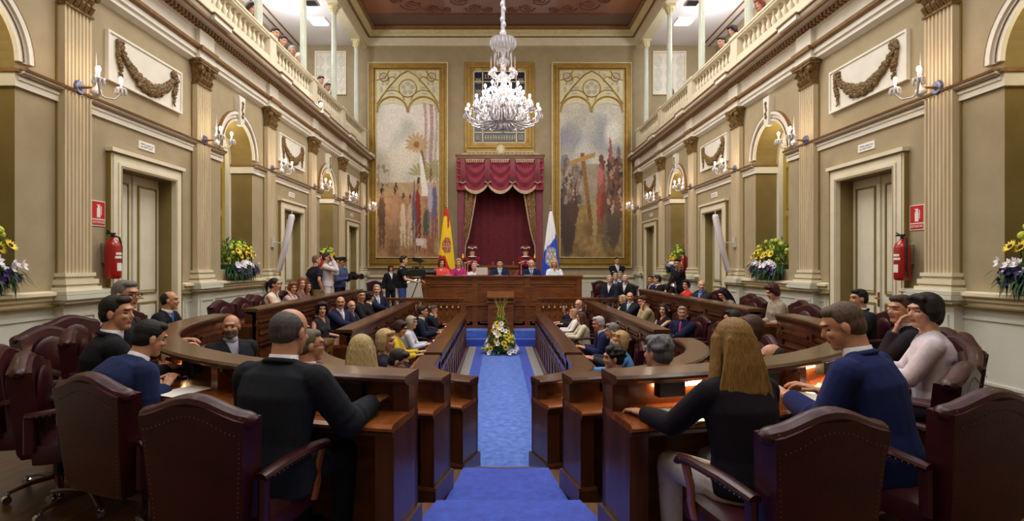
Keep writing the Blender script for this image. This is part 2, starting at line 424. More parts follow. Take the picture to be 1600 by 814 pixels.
# far wall and wall behind the camera
mb = MB(); mb.box(XL-3.1, XR+3.1, YF, YF+.15, -.6, ZC); wf = struct('wall_far', mb, M_WALL)
mb = MB(); mb.box(XL-3.1, XR+3.1, YB-.15, YB, -.6, ZC); struct('wall_rear', mb, M_WALL)
mb = MB(); mb.box(XL, XR, YF-.03, YF, .0, 1.0); struct('dado', mb, M_DADO, wf)
mb = MB()
for a, b in ((XL+.1, -2.3), (2.3, XR-.1)):
    rect_frame(mb, a, b, .2, .9, .04, lambda p, q, d: (p, d, q), YF-.05, YF-.03)
mb.sweep([(0,.98),(.05,.98),(.05,1.02),(.1,1.05),(.1,1.1),(0,1.12)], [(XL, YF, 0, -1), (XR, YF, 0, -1)]); struct('dado_rail', mb, M_CREAM, wf)
mb = MB(); mb.box(XL, XR, YF-.11, YF, 1.02, 1.035); struct('dado_rail_line', mb, M_DGOLD, wf)
mb = MB(); mb.sweep([(0,9.70),(.08,9.70),(.08,10.0),(0,10.0)], [(XL,YB,1,0),(XL,YF,1,-1),(XR,YF,-1,-1),(XR,YB,-1,0)])
tr = struct('trim_3', mb, M_CREAM)
mb = MB(); mb.sweep([(0,10.0),(.14,10.0),(.16,10.05),(.16,10.1),(.28,10.16),(.28,10.2),(.36,10.26),(.36,10.36),(0,10.36)], [(XL,YB,1,0),(XL,YF,1,-1),(XR,YF,-1,-1),(XR,YB,-1,0)])
struct('crown_moulding', mb, M_GOLDP, tr)
mb = MB(); mb.sweep([(.1,9.985),(.17,9.99),(.17,10.01),(.1,10.01)], [(XL,YB,1,0),(XL,YF,1,-1),(XR,YF,-1,-1),(XR,YB,-1,0)])
mb.sweep([(.3,10.2),(.40,10.24),(.40,10.27),(.3,10.27)], [(XL,YB,1,0),(XL,YF,1,-1),(XR,YF,-1,-1),(XR,YB,-1,0)])
struct('crown_moulding_line', mb, M_BROWN, tr)
# painted ceiling
mb = MB(); NX, NY = 160, 120
mb.grid(NX, 2, lambda u, v: (XL + (XR-XL)*u, YB + (15.5-YB)*v, 10.3)); n0 = len(mb.v)
mb.grid(NX, NY, lambda u, v: (XL + (XR-XL)*u, 15.5 + (YF-15.5)*v, 10.3))
me = mb.mesh('ceiling', M_PAINT)
def ceilcol(i):
    x, y, z = mb.v[i]
    n = noise.noise(Vector((x*.8, y*.8, 0)))*.5 + noise.noise(Vector((x*3, y*3, 4)))*.25
    base = (138 + 26*n, 100 + 20*n, 84 + 18*n)
    if abs(x) > 3.7: base = (150 + 20*n, 104 + 20*n, 80 + 14*n)
    if y > 19.0: base = (116 + 14*n, 88 + 10*n, 82 + 10*n)
    if y > 19.85: base = (100, 66, 44)
    if abs(x) < 1.9 and y < 19.0:
        g = math.sin(x*22 + y*22) * math.sin(x*22 - y*22)
        base = (152 + 26*n + 14*g, 126 + 20*n + 12*g, 126 + 20*n + 12*g)
    return tuple(max(0, min(255, c)) for c in base)
color_attr(me, ceilcol); link('ceiling', me)['kind'] = 'structure'
M_SCROLL = mat('scroll_relief_brown', (104, 62, 48), 0.7, rgb2=(124, 78, 60), scale=12)
t = thing('ceiling_scrollwork', 'painted plaster scrollwork border on the rose-brown ceiling above the crystal chandelier', 'ceiling ornament', (0, 18.6, 10.3))
def spiral(mb, cx, cy, r, turns, sgn, w=.03):
    pts = []
    for i in range(26):
        q = i/25; a = q*turns*2*PI; rr = r*(1-q*.85)
        pts.append((cx + sgn*rr*math.cos(a), cy + rr*math.sin(a), -.01))
    mb.tube(pts, [w*(1-.5*i/25) for i in range(26)], 5)
for sgn in (-1, 1):
    for (cx, cy, r) in ((3.0, -.2, .38), (2.35, .02, .28), (1.85, .1, .2), (.9, 0, .3), (.42, .1, .2), (3.45, -.55, .2), (1.35, -.5, .3), (2.9, -1.2, .35), (1.9, -1.3, .3)):
        mb = MB(); spiral(mb, sgn*cx, cy, r, 1.6, sgn); spiral(mb, sgn*(cx-.2*r), cy-.5*r, r*.6, 1.2, -sgn, .02); obj('scroll', mb, M_SCROLL, t)
mb = MB(); mb.box(-3.8, 3.8, .38, .44, -.03, .0); obj('border_line', mb, M_SCROLL, t)

# ---- fluted pilasters
def pil_shaft():
    mb = MB(); w = .2; pts = [(-w, 0), (-w, .1)]; nf = 7; fw = .03; gap = (2*w - nf*fw)/(nf+1)
    for k in range(nf):
        a = -w + gap + k*(fw+gap); pts += [(a, .1), (a+fw*.2, .082), (a+fw*.5, .075), (a+fw*.8, .082), (a+fw, .1)]
    pts += [(w, .1), (w, 0)]
    mb.prism(pts, lambda s, d, z: (d, s, z), 1.44, 4.47)
    return mb
def pil_base():
    mb = MB()
    for w, d, z0, z1 in ((.23,.13,1.40,1.445),(.215,.115,1.37,1.40),(.25,.15,1.31,1.37),(.235,.14,1.285,1.31),(.27,.17,1.24,1.285)): mb.box(0, d, -w, w, z0, z1)
    return mb
def pil_ped():
    mb = MB(); mb.box(0, .14, -.27, .27, 0, 1.10); mb.box(0, .17, -.3, .3, 0, .17); mb.box(0, .2, -.32, .32, 1.10, 1.15); mb.box(0, .24, -.35, .35, 1.15, 1.20); mb.box(0, .22, -.33, .33, 1.20, 1.245)
    rect_frame(mb, -.2, .2, .28, .98, .03, lambda p, q, d: (d, p, q), .14, .155)
    return mb
def pil_cap():
    mb = MB(); mb.box(0, .12, -.215, .215, 4.45, 4.48); 
    mb.loft([[(0,-w,z),(0,w,z),(d,w,z),(d,-w,z)] for w, d, z in ((.19,.1,4.48),(.2,.11,4.60),(.235,.15,4.72),(.25,.17,4.76))])
    mb.box(0, .19, -.27, .27, 4.76, 4.80); mb.box(0, .2, -.285, .285, 4.80, 4.84)
    for s in (-1, 1):
        for k in range(12):
            a = k*.6; r = .055*(1-k/14); mb.ell((.15, s*(.2 - r*math.cos(a)*.8), 4.70 + r*math.sin(a)), (.035, .02, .02), 6, 4)
        mb.ell((.15, s*.2, 4.70), (.05, .05, .055), 8, 5)
    for row, z in ((5, 4.53), (4, 4.62)):
        for k in range(row):
            s = (k - (row-1)/2) * .38/row
            mb.tube([(.1, s, z-.045), (.125, s, z), (.16, s, z+.035), (.165, s, z+.015)], [.032, .036, .026, .012], 6)
    mb.ell((.17, 0, 4.75), (.04, .045, .045), 8, 5)
    return mb
MES = {k: f().mesh(k, m) for k, f, m in (('shaft', pil_shaft, M_PIL), ('base', pil_base, M_CREAM), ('pedestal', pil_ped, M_DADO), ('capital', pil_cap, M_GILT))}
line_mb = MB(); 
for z, w, d in ((1.40,.232,.132),(1.31,.252,.152),(1.20,.345,.235),(1.105,.325,.205)): line_mb.box(0, d, -w, w, z-.006, z+.004)
line_mb.box(0, .02, -.215, -.2, 1.45, 4.45); line_mb.box(0, .02, .2, .215, 1.45, 4.45)
MES['gold_line'] = line_mb.mesh('gold_line', M_DGOLD)
ti = 4
for side in ('left', 'right'):
    for y in PYB:
        r = link('trim_%d' % ti, None, None, wloc(side, y), (0, 0, wrot(side))); r['kind'] = 'structure'; ti += 1
        for k in ('shaft', 'base', 'pedestal', 'capital', 'gold_line'): link(k, MES[k], r)

# ---- double doors
def door_parts():
    P = {}
    mb = MB(); fn = lambda a, b, d: (d, a, b)
    for w, d in ((.17, .05), (.13, .065), (.05, .08)):
        o = .6 + .17 ; i0 = .6
        e_ = {.17: 0, .13: .004, .05: .008}[w]; i1 = i0 - e_; zz_ = 2.8 - e_
        mb.prism([(-i0-w, 0), (-i1, 0), (-i1, zz_), (i1, zz_), (i1, 0), (i0+w, 0), (i0+w, 2.8+w), (-i0-w, 2.8+w)], fn, 0, d)
    mb.box(0, .1, -.8, .8, 2.97, 3.02)
    P['door_frame'] = (mb, M_CREAM)
    mb = MB()
    for a in (-.78, .77): mb.box(0, .06, a, a+.012, 0, 2.98)
    mb.box(0, .07, -.78, .78, 2.962, 2.975); mb.box(.07, .085, -.61, .61, 2.803, 2.812); mb.box(.07, .083, -.612, -.603, 0, 2.8); mb.box(.07, .083, .603, .612, 0, 2.8)
    P['frame_line'] = (mb, M_DGOLD)
    mb = MB(); mb.box(-.19, .002, -.6, -.588, 0, 2.79); mb.box(-.19, .002, .588, .6, 0, 2.79); mb.box(-.19, .002, -.6, .6, 2.785, 2.8); P['reveal'] = (mb, M_JAMB)
    def leaf(a, b):
        m = MB(); m.box(-.23, -.19, a, b, 0, 2.8)
        l = MB()
        for z0, z1 in ((.18, 1.0), (1.12, 2.66)):
            m.box(-.19, -.178, a+.13, b-.11, z0+.05, z1-.05)
            rect_frame(l, a+.09, b-.08, z0, z1, .022, fn, -.19, -.172)
        return m, l
    P['leaf1'] = leaf(-.6, -.012); P['leaf2'] = leaf(.012, .6)
    mb = MB(); mb.box(-.2, -.165, -.022, .022, 0, 2.8); P['meeting_stile'] = (mb, M_DOOR)
    mb = MB(); mb.box(-.17, -.16, -.02, .02, .95, 1.15); mb.tube([(-.165, 0, 1.07), (-.11, 0, 1.07), (-.105, .1, 1.06)], .01, 6); P['handle'] = (mb, M_BRASS)
    return P
DP = door_parts(); DM = {}
for k in ('door_frame', 'frame_line', 'reveal', 'meeting_stile', 'handle'): DM[k] = DP[k][0].mesh(k, DP[k][1])
for k in ('leaf1', 'leaf2'): DM[k] = (DP[k][0].mesh('door_leaf', M_DOOR), DP[k][1].mesh('panel_moulding', M_DGOLD))
di = 1
for side in ('left', 'right'):
    for y in DOORS_ALL:
        r = link('door_%d' % di, None, None, wloc(side, y), (0, 0, wrot(side))); r['kind'] = 'structure'; di += 1
        for k in ('door_frame', 'frame_line', 'reveal', 'meeting_stile'): link(k, DM[k], r)
        for k in ('leaf1', 'leaf2'):
            l = link('door_leaf', DM[k][0], r); link('panel_moulding', DM[k][1], l)
            if k == 'leaf1': link('handle', DM['handle'], l)

# ---- garland reliefs over the doors
def garland_parts():
    mb = MB(); mb.box(0, .035, -.80, .80, 3.86, 4.50); rect_frame(mb, -.80, .80, 3.86, 4.50, .03, lambda a, b, d: (d, a, b), .035, .05)
    g = MB(); rnd = random.Random(4)
    def lump(s, z, r):
        r *= .62; g.ell((.045 + rnd.uniform(0, .02), s + rnd.uniform(-r, r)*.5, z + rnd.uniform(-r, r)*.5), (r*.9, r, r), 6, 4)
    for k in range(150):
        q = k/149; s = -.56 + 1.12*q; z = 4.30 - .30*(1-(2*q-1)**2); r = .035 + .035*math.sin(PI*q)
        for _ in range(3): lump(s + rnd.uniform(-r,r)*.6, z + rnd.uniform(-r,r)*.8, r)
    for e in (-1, 1):
        for k in range(80):
            q = k/79; lump(rnd.uniform(-.025,.025)+e*(.60 + .03*math.sin(q*5)), 4.40 - .42*q, .048*(1-.5*q) + .012*math.sin(q*12))
        for k in range(26): a = k*.63; lump(rnd.uniform(-.02,.02)+e*.59 + .05*math.cos(a), 4.38 + .04*math.sin(a), .04)
        g.tube([(.05, e*.6, 4.02), (.06, e*.56, 3.95), (.06, e*.6, 3.92)], [.02, .016, .008], 5)
    return mb.mesh('panel', M_WHITE), g.mesh('garland', M_GILT)
GP, GG = garland_parts()
ordn = ['first', 'second', 'third']
for side in ('left', 'right'):
    for k, y in enumerate(DOORS):
        t = thing('garland_relief', 'gilded fruit garland on white plaster panel above the %s door of the %s wall' % (ordn[k] if k < 2 else 'last', side), 'wall relief', wloc(side, y), wrot(side), 'garland reliefs over the doors')
        link('panel', GP, t); link('garland', GG, t)
        s = thing('door_plaque', 'small pale lettered plaque over the %s door of the %s wall' % (ordn[k] if k < 2 else 'last', side), 'sign', wloc(side, y, 3.19), wrot(side), 'plaques over the doors')
        mb = MB(); mb.box(0, .015, -.17, .17, -.055, .055); obj('plate', mb, M_PAPER, s)
        mb = MB(); rr = random.Random(5)
        for row, z in ((0, .015), (1, -.02)):
            a = -.13
            while a < .12:
                l = rr.uniform(.012, .03); mb.box(.014, .017, a, a+l, z-.008+rr.uniform(-.004,.004), z+.006+rr.uniform(-.004,.004)); a += l + .01
        obj('faded_lettering', mb, M_DISC, s)

# ---- crystal wall lamps on the pilasters
def candle_bits():
    c = MB(); c.lathe([(.0,-.005),(.012,0),(.045,.012),(.055,.035),(.05,.04),(.02,.02),(.02,.05),(.014,.055),(.014,.13),(0,.132)], n=10)
    return c
def sconce(side, y, label):
    t = thing('wall_sconce', label, 'wall lamp', wloc(side, y, 3.58, .1), wrot(side), 'crystal wall lamps on the pilasters')
    for k, me in SM['single'].items(): link(k, me, t)
    for s in (-1, 1):
        a = link('arm', SM['arm'], t, None, (0, 0, 0)); a.scale = (1, s, 1)
        for k in ('candle_cup', 'bulb', 'prism'): 
            o = link(k, SM[k], a)
    return t
SM = {'single': {}}
mb = MB(); mb.tube([(0,0,0),(.025,0,0)], [.085,.07], 14); mb.tube([(.02,0,0),(.035,0,0)], [.04,.03], 10); SM['single']['backplate'] = mb.mesh('backplate', M_DISC)
mb = MB(); mb.tube([(.03,0,0),(.14,0,0),(.18,0,-.02)], [.018,.014,.02], 8); SM['single']['bracket'] = mb.mesh('bracket', M_BRASS)
mb = MB(); mb.lathe([(0,-.13),(.03,-.1),(.06,-.06),(.05,-.02),(.02,0),(.03,.04),(.05,.07),(.02,.1),(.012,.16),(.02,.2),(.008,.26),(0,.42)], (.2,0,0), 10); SM['single']['crystal_stem'] = mb.mesh('crystal_stem', M_CRYSTALW, True)
mb = MB(); mb.tube([(.2,0,-.03),(.26,.05,-.1),(.33,.12,-.1),(.36,.18,-.02),(.36,.18,.02)], .012, 6); SM['arm'] = mb.mesh('arm', M_CRYSTALW, True)
mb = MB(); mb.lathe([(.0,.0),(.012,.0),(.05,.02),(.06,.045),(.055,.05),(.02,.03),(.014,.05),(.014,.12),(0,.121)], (.36,.18,0), 10); SM['candle_cup'] = mb.mesh('candle_cup', M_CRYSTALW, True)
mb = MB(); mb.ell((.36,.18,.15), (.021,.021,.034), 8, 5); SM['bulb'] = mb.mesh('bulb', M_SBULB, True)
mb = MB()
for k in range(9):
    a = 2*PI*k/9; mb.lathe([(0,-.075),(.009,-.055),(.011,-.03),(.002,.0)], (.36+.057*math.cos(a), .18+.057*math.sin(a), .04), 5)
SM['prism'] = mb.mesh('prism', M_CRYSTALW)
for side in ('left', 'right'):
    for k, y in enumerate(PY):
        sconce(side, y, 'two-bulb crystal lamp on the %s wall, %s' % (side, ['on the big pilaster before the first door', 'on the pilaster after the first door', 'on the pilaster before the second door', 'on the pilaster after the second door', 'on the pilaster before the last door', 'on the corner pilaster by the painting'][k]))

# ---- balustrade of the galleries, columns
bal = MB(); bal.lathe([(.045,0),(.045,.04),(.025,.06),(.03,.09),(.05,.15),(.045,.2),(.022,.27),(.02,.31),(.035,.33),(.045,.35),(.045,.38)], n=8); BALM = bal.mesh('baluster', M_CREAM, True)
for side in ('left', 'right'):
    for k in range(len(PYB)-1):
        a = PYB[k]+.16; b = PYB[k+1]-.16
        if PYB[k+1] < 6: continue
        t = thing('balustrade', 'white gallery balustrade of the %s side, %s' % (side, {2:'stretch above the first door', 3:'stretch above the first visible full arch', 4:'stretch above the second door', 5:'stretch above the small far arch', 6:'stretch above the last door', 1:'stretch nearest the viewer'}[k]), 'balustrade', wloc(side, (a+b)/2, 5.56), wrot(side), 'gallery balustrades')
        L = (b-a)/2
        mb = MB(); mb.box(-.14, .12, -L, L, 0, .37); obj('plinth', mb, M_CREAM, t)
        mb = MB(); mb.box(-.14, .13, -L, L, .75, .79); mb.box(-.16, .15, -L, L, .79, .83); obj('rail', mb, M_CREAM, t)
        n = 12
        for q in range(n): link('baluster', BALM, t, (0, -L + (q+.5)*2*L/n, .37))
    for k, y in enumerate(PYB):
        if y < 3: continue
        t = thing('gallery_column', 'slender pale green gallery column on the %s side, %s' % (side, ['', 'over the arch beside the camera', 'over the big pilaster before the first door', 'over the pilaster after the first door', 'over the pilaster before the second door', 'over the pilaster after the second door', 'over the pilaster before the last door', 'in the far corner by the painting'][k]), 'column', wloc(side, y, 5.56), wrot(side), 'gallery columns')
        mb = MB(); mb.box(-.16, .13, -.16, .16, 0, .82); mb.box(-.18, .16, -.18, .18, .79, .86); obj('pedestal', mb, M_CREAM, t)
        mb = MB(); mb.lathe([(.13,0),(.13,.04),(.11,.06),(.12,.09),(.09,.12),(.085,.14)], (-.19,0,.86), 14); mb.box(-.32,-.06,-.13,.13,.8,.87); obj('column_base', mb, M_COLM, t)
        mb = MB(); N = 16
        mb.loft([[(-.19 + r*(1 if i % 2 else .9)*math.cos(2*PI*i/(2*N)), r*(1 if i % 2 else .9)*math.sin(2*PI*i/(2*N)), z) for i in range(2*N)] for r, z in ((.085,.98),(.085,1.6),(.07,3.78))]); obj('shaft', mb, M_COLM, t)
        mb = MB(); mb.lathe([(.075,3.76),(.09,3.78),(.08,3.8),(.09,3.86),(.14,3.98),(.15,4.0)], (-.19,0,0), 12)
        for q in range(8):
            an = PI/4*q; mb.tube([(-.19+.08*math.cos(an), .08*math.sin(an), 3.82), (-.19+.12*math.cos(an), .12*math.sin(an), 3.92), (-.19+.15*math.cos(an), .15*math.sin(an), 3.9)], [.025,.028,.012], 5)
        mb.box(-.34,-.04,-.15,.15,4.0,4.07); obj('capital', mb, M_GOLDP, t)
# cornice spot lamp on the left
# fretwork panels at the end walls of the galleries
for side, px0, px1 in (('left', 492, 541), ('right', 1020, 1072)):
    p = at(px0, 80, YF-.05); q = at(px1, 148, YF-.05)
    t = thing('fretwork_panel', 'white lattice fretwork panel on the end wall of the %s gallery' % side, 'wall panel', ((p.x+q.x)/2, YF, (p.z+q.z)/2), 0, 'fretwork panels in the galleries')
    hw = (q.x-p.x)/2; hh = (p.z-q.z)/2; fn = lambda a, b, d: (a, d, b)
    mb = MB(); mb.box(-hw, hw, -.03, 0, -hh, hh); obj('back_panel', mb, M_WHITE, t)
    mb = MB(); rect_frame(mb, -hw, hw, -hh, hh, .06, fn, -.08, -.03); obj('frame', mb, M_CREAM, t)
    mb = MB()
    for k in range(3):
        cx = -hw + (k+.5)*2*hw/3
        for cz in (-hh*.55, 0, hh*.55):
            for r in (.08, .14):
                mb.tube([(cx + r*math.cos(2*PI*i/12), -.04, cz + 1.4*r*math.sin(2*PI*i/12)) for i in range(13)], .012, 4)
        mb.box(cx-.008, cx+.008, -.05, -.03, -hh, hh)
    obj('lattice', mb, M_DADO, t)
# ------------------------------------------------------------------ floors in three levels
YC = 6.4; YE = 13.05
ROWS = {'O': (3.32, 0.0, .60), 'M': (2.05, -.28, .55), 'I': (.83, -.56, .42)}
def upath(r, n=40, y1=YE):
    p = [(-r, y1, -1, 0), (-r, YC, -1, 0)]
    for i in range(1, n):
        a = PI*i/n; p.append((-r*math.cos(a), YC - r*math.sin(a), -math.cos(a), -math.sin(a)))
    p += [(r, YC, 1, 0), (r, y1, 1, 0)]
    return p
mb = MB(); mb.box(-3.6, 3.6, 2.4, 14.7, -.66, -.56); struct('floor', mb, M_FLOOR)
mb = MB(); mb.sweep([(2.065,-.6),(3.40,-.6),(3.40,-.28),(2.065,-.28)], [(x - nx*2.0, y - ny*2.0, nx, ny) for x, y, nx, ny in upath(2.0)])
# aisle tongue of the middle level
mb.box(-.62, .62, 4.1, 4.84, -.6, -.28)
struct('floor_middle_tier', mb, M_FLOOR)
mb = MB(); pts = upath(3.335)
outer = []
for x, y, nx, ny in pts:
    if abs(ny) < 1e-6: outer.append((XL if nx < 0 else XR, y))
    else:
        t = 1e9
        if nx < 0: t = min(t, (XL - x)/nx)
        if nx > 0: t = min(t, (XR - x)/nx)
        t = min(t, (YB - y)/ny); outer.append((x+nx*t, y+ny*t))
for k, q in enumerate(list(outer)): pass
vs = [(p[0], p[1], 0) for p in pts] + [(q[0], q[1], 0) for q in outer]; n = len(pts)
fs = [(i, i+1, n+i+1, n+i) for i in range(n-1)]
mb.add(vs, fs)
mb.add([(p[0], p[1], 0) for p in pts] + [(p[0], p[1], -.6) for p in pts], [(i, i+1, n+i+1, n+i) for i in range(n-1)])
mb.add([(XL,YB,0),(XL, outer[[i for i in range(n) if abs(outer[i][0]-XL)<1e-6][-1]][1],0),(outer[[i for i in range(n) if abs(outer[i][1]-YB)<1e-6][0]][0],YB,0)], [(0,1,2)])
mb.add([(XR,YB,0),(XR, outer[[i for i in range(n) if abs(outer[i][0]-XR)<1e-6][0]][1],0),(outer[[i for i in range(n) if abs(outer[i][1]-YB)<1e-6][-1]][0],YB,0)], [(0,1,2)])
mb.box(-.78, .78, 2.7, 3.53, -.6, -.001)
mb.box(XL, -.95, YE, YF, -.6, 0); mb.box(.95, XR, YE, YF, -.6, 0); mb.box(-.95, .95, 14.6, YF, -.6, 0)
struct('floor_outer_tier', mb, M_FLOOR)

# carpets
cp = thing('aisle_carpet', 'blue aisle carpet with light runner and grey border leading down to the dais', 'carpet', (0, 0, -.56))
mb = MB(); mb.box(-.42, .42, 4.86, YE+.75, 0, .012); obj('runner', mb, M_CARPETL, cp)
mb = MB()
for s in (-1, 1): mb.box(*sorted((s*.42, s*.62)), 5.9, YE+.75, 0, .010)
mb.box(-.62, .62, 13.68, 13.80, 0, .011)
obj('dark_band', mb, M_CARPET, cp)
mb = MB()
for s in (-1, 1): mb.box(*sorted((s*.62, s*.80)), 6.4, YE+.75, 0, .009)
obj('grey_border', mb, M_CARPETG, cp)
def carpet_slab(name, label, y0, y1, w0, w1, z, lip=.0):
    mb = MB()
    rows = 14
    def prof(q, w, e): return w
    ring = []
    for k in range(rows+1):
        y = y0 + (y1-y0)*k/rows; w = w0 + (w1-w0)*k/rows
        ring.append([(-w, y, z), (-w, y, z+.012), (w, y, z+.012), (w, y, z)])
    mb.loft(ring)
    if lip: mb.box(-w1, w1, y1, y1+.012, z-lip, z+.012)
    o = obj(name, mb, M_CARPET); return tag(o, label, 'carpet')
carpet_slab('stair_carpet', 'blue stair carpet flared towards the viewer on the upper landing between the desks', 1.6, 3.53, 1.0, .47, 0, .28)
carpet_slab('stair_carpet', 'blue carpet trapezoid on the lower stair tread, edged by a white nosing', 3.56, 4.84, .56, .38, -.28, .28)
mb = MB()
for i in range(12):
    a = -.30 + .60*i/12; b = -.30 + .60*(i+1)/12
    mb.prism([(a, 4.86 - .03*math.cos(a*5)), (b, 4.86 - .03*math.cos(b*5)), (b, 4.885 - .03*math.cos(b*5)), (a, 4.885 - .03*math.cos(a*5))], lambda p, q, d: (p, q, d), -.27, -.264)
tag(obj('step_nosing', mb, M_CHROME), 'thin white metal nosing strip on the edge of the lowest carpeted step', 'step nosing')
for s, nm in ((-1, 'left'), (1, 'right')):
    t = thing('carpeted_steps', 'two blue carpeted steps up to the dais, %s of the flowers' % nm, 'steps', (s*.63, 13.8, -.56), 0, 'carpeted dais steps')
    mb = MB(); mb.box(-.29, .29, .0, .8, 0, .19); obj('lower_step', mb, M_CARPET, t, bevel=.015)
    mb = MB(); mb.box(-.29, .29, .33, .8, .19, .38); obj('upper_step', mb, M_CARPETL, t, bevel=.015)

# ------------------------------------------------------------------ desks
class Path:
    def __init__(s, pts):
        s.p = pts; s.L = [0]
        for a, b in zip(pts, pts[1:]): s.L.append(s.L[-1] + math.hypot(b[0]-a[0], b[1]-a[1]))
        s.len = s.L[-1]
    def at(s, d):
        d = max(0, min(s.len, d))
        for i in range(len(s.p)-1):
            if d <= s.L[i+1] + 1e-9:
                q = (d - s.L[i])/max(1e-9, s.L[i+1]-s.L[i]); a, b = s.p[i], s.p[i+1]
                nx = a[2]+(b[2]-a[2])*q; ny = a[3]+(b[3]-a[3])*q; h = math.hypot(nx, ny)
                return (a[0]+(b[0]-a[0])*q, a[1]+(b[1]-a[1])*q, nx/h, ny/h)
        return s.p[-1]
    def sub(s, d0, d1, n):
        return [s.at(d0 + (d1-d0)*i/n) for i in range(n+1)]
def pbox(mb, P, d0, d1, u0, u1, z0, z1, n=1, m=None):
    mb.sweep([(u0,z0),(u1,z0),(u1,z1),(u0,z1)], P.sub(d0, d1, n), 0, m)
def build_desk(label, pts, L, lattice=False, curved=False, lights=(), group='curved and straight chamber desks', open_end=(True, True)):
    P = Path(pts); N = max(2, int(P.len/.12)) if curved else 2
    c = P.at(P.len/2)
    t = thing('chamber_desk', label, 'desk', (0, 0, L), 0, group)
    full = P.sub(0, P.len, N)
    # worktop
    mb = MB(); mb.sweep([(.02,.70),(.40,.70),(.42,.71),(.42,.725),(.40,.74),(.02,.74)], P.sub(-.02, P.len+.02, N)); obj('worktop', mb, M_WOODL, t)
    mb = MB(); mb.sweep([(.385,.675),(.405,.68),(.41,.70),(.385,.70)], full); 
    mb.sweep([(-.01,.66),(.01,.66),(.01,.72),(-.015,.72)], full); obj('edge_moulding', mb, M_WOOD, t)
    # ledge
    mb = MB(); mb.sweep([(-.03,.905),(.20,.905),(.215,.915),(.215,.93),(.20,.945),(-.015,.945),(-.03,.93)], full); obj('ledge', mb, M_WOODT, t)
    mb = MB(); mb.sweep([(-.015,.86),(.015,.86),(.17,.89),(.195,.905),(-.025,.905)] , full); obj('ledge_moulding', mb, M_WOOD, t)
    # well side
    mb = MB(); mb.sweep([(.02,.0),(.045,.0),(.045,.9),(.02,.9)], full); obj('front_panel', mb, M_LILAC if lattice else M_WOODB, t)
    mb = MB()
    for z0, z1, u in ((0,.13,-.02),(.13,.15,-.01),(.48,.53,-.002),(.80,.90,-.004)): 
        if lattice and z0 == .48: continue
        mb.sweep([(u,z0),(.02,z0),(.02,z1),(u,z1)], full)
    st = .5 if lattice else .85; k = max(1, round(P.len/st)); wd = .014 if lattice else .04
    for i in range(k+1):
        d = P.len*i/k; pbox(mb, P, max(0, d-wd), min(P.len, d+wd), -.004, .02, .13, .82)
        if lattice and i < k:
            for zz in (.35,): 
                d2 = P.len*(i+.5)/k; mb.tube([Vector((*P.at(P.len*i/k)[:2], zz)) - Vector((P.at(0)[2]*-.004, P.at(0)[3]*-.004, 0)), Vector((*P.at(P.len*(i+1)/k)[:2], zz+.3))], .01, 4)
    if not lattice:
        kk = k
        for i in range(kk):
            a = P.len*i/kk + .1; b = P.len*(i+1)/kk - .1
            for z0, z1 in ((.18,.44),(.57,.76)):
                nn = max(1, int((b-a)/.12)) if curved else 1
                pbox(mb, P, a, b, -.008, .02, z0, z0+.02, nn); pbox(mb, P, a, b, -.008, .02, z1-.02, z1, nn)
                pbox(mb, P, a, a+.02, -.008, .02, z0, z1); pbox(mb, P, b-.02, b, -.008, .02, z0, z1)
    obj('panel_frame', mb, M_WOOD, t)
    # ends
    for e, d0, d1 in ((0, 0, .09), (1, P.len-.09, P.len)):
        mb = MB(); pbox(mb, P, d0, d1, .0, .385, 0, .70); pbox(mb, P, d0, d1, 0, .15, .74, .90)
        a, b = (d0-.02, d1) if e == 0 else (d0, d1+.02)
        o = P.at(0) if e == 0 else P.at(P.len); tg = Vector((o[3], -o[2], 0)) 
        obj('end_panel', mb, M_WOOD, t)
        mb = MB()
        Pe = Path([(p[0], p[1], p[2], p[3]) for p in (P.sub(d0, d1, 1))])
        q0, q1 = P.at(d0), P.at(d1); dx = Vector((q1[0]-q0[0], q1[1]-q0[1])).normalized()*.02
        pe = [(q0[0]-dx.x, q0[1]-dx.y, q0[2], q0[3]), (q1[0]+dx.x, q1[1]+dx.y, q1[2], q1[3])]
        mb.sweep([(-.03,0),(.405,0),(.405,.15),(.395,.17),(-.02,.17),(-.03,.15)], pe); obj('end_plinth', mb, M_WOOD, t)
    # posts, knee dividers, consoles
    k = max(1, round(P.len/.75))
    for i in range(1, k):
        d = P.len*i/k
        mb = MB(); pbox(mb, P, d-.035, d+.035, .04, .14, .74, .90); obj('post', mb, M_WOODL, t)
        mb = MB(); pbox(mb, P, d-.02, d+.02, .045, .36, 0, .70); obj('knee_divider', mb, M_WOOD, t)
    if not lattice or True:
        for i in range(k):
            d = P.len*(i+.5)/k
            dd = d + (.0 if k > 1 else 0)
            mb = MB(); pbox(mb, P, dd-.08, dd+.08, .085, .15, .80, .885); o = obj('voting_console', mb, M_BLACK, t, bevel=.006)
            mb = MB(); pbox(mb, P, dd-.085, dd+.085, .08, .165, .885, .897); obj('console_lid', mb, M_CHROME, o)
            a = P.at(dd + .14)
            b = Vector((a[0], a[1], 0)); nn = Vector((a[2], a[3], 0))
            mb = MB(); mb.tube([b + nn*.12 + Vector((0,0,.74)), b + nn*.12 + Vector((0,0,.755))], .028, 8)
            mb.tube([b + nn*.12 + Vector((0,0,.75)), b + nn*.14 + Vector((0,0,.83)), b + nn*.2 + Vector((0,0,.88))], .005, 5)
            mb.tube([b + nn*.2 + Vector((0,0,.88)), b + nn*.23 + Vector((0,0,.9))], .011, 6); obj('microphone', mb, M_BLACK, t)
    for d0, d1 in lights:
        mb = MB(); pbox(mb, P, P.len*d0, P.len*d1, .05, .068, .838, .858, 4); obj('light_strip', mb, M_GLOW, t)
    return t
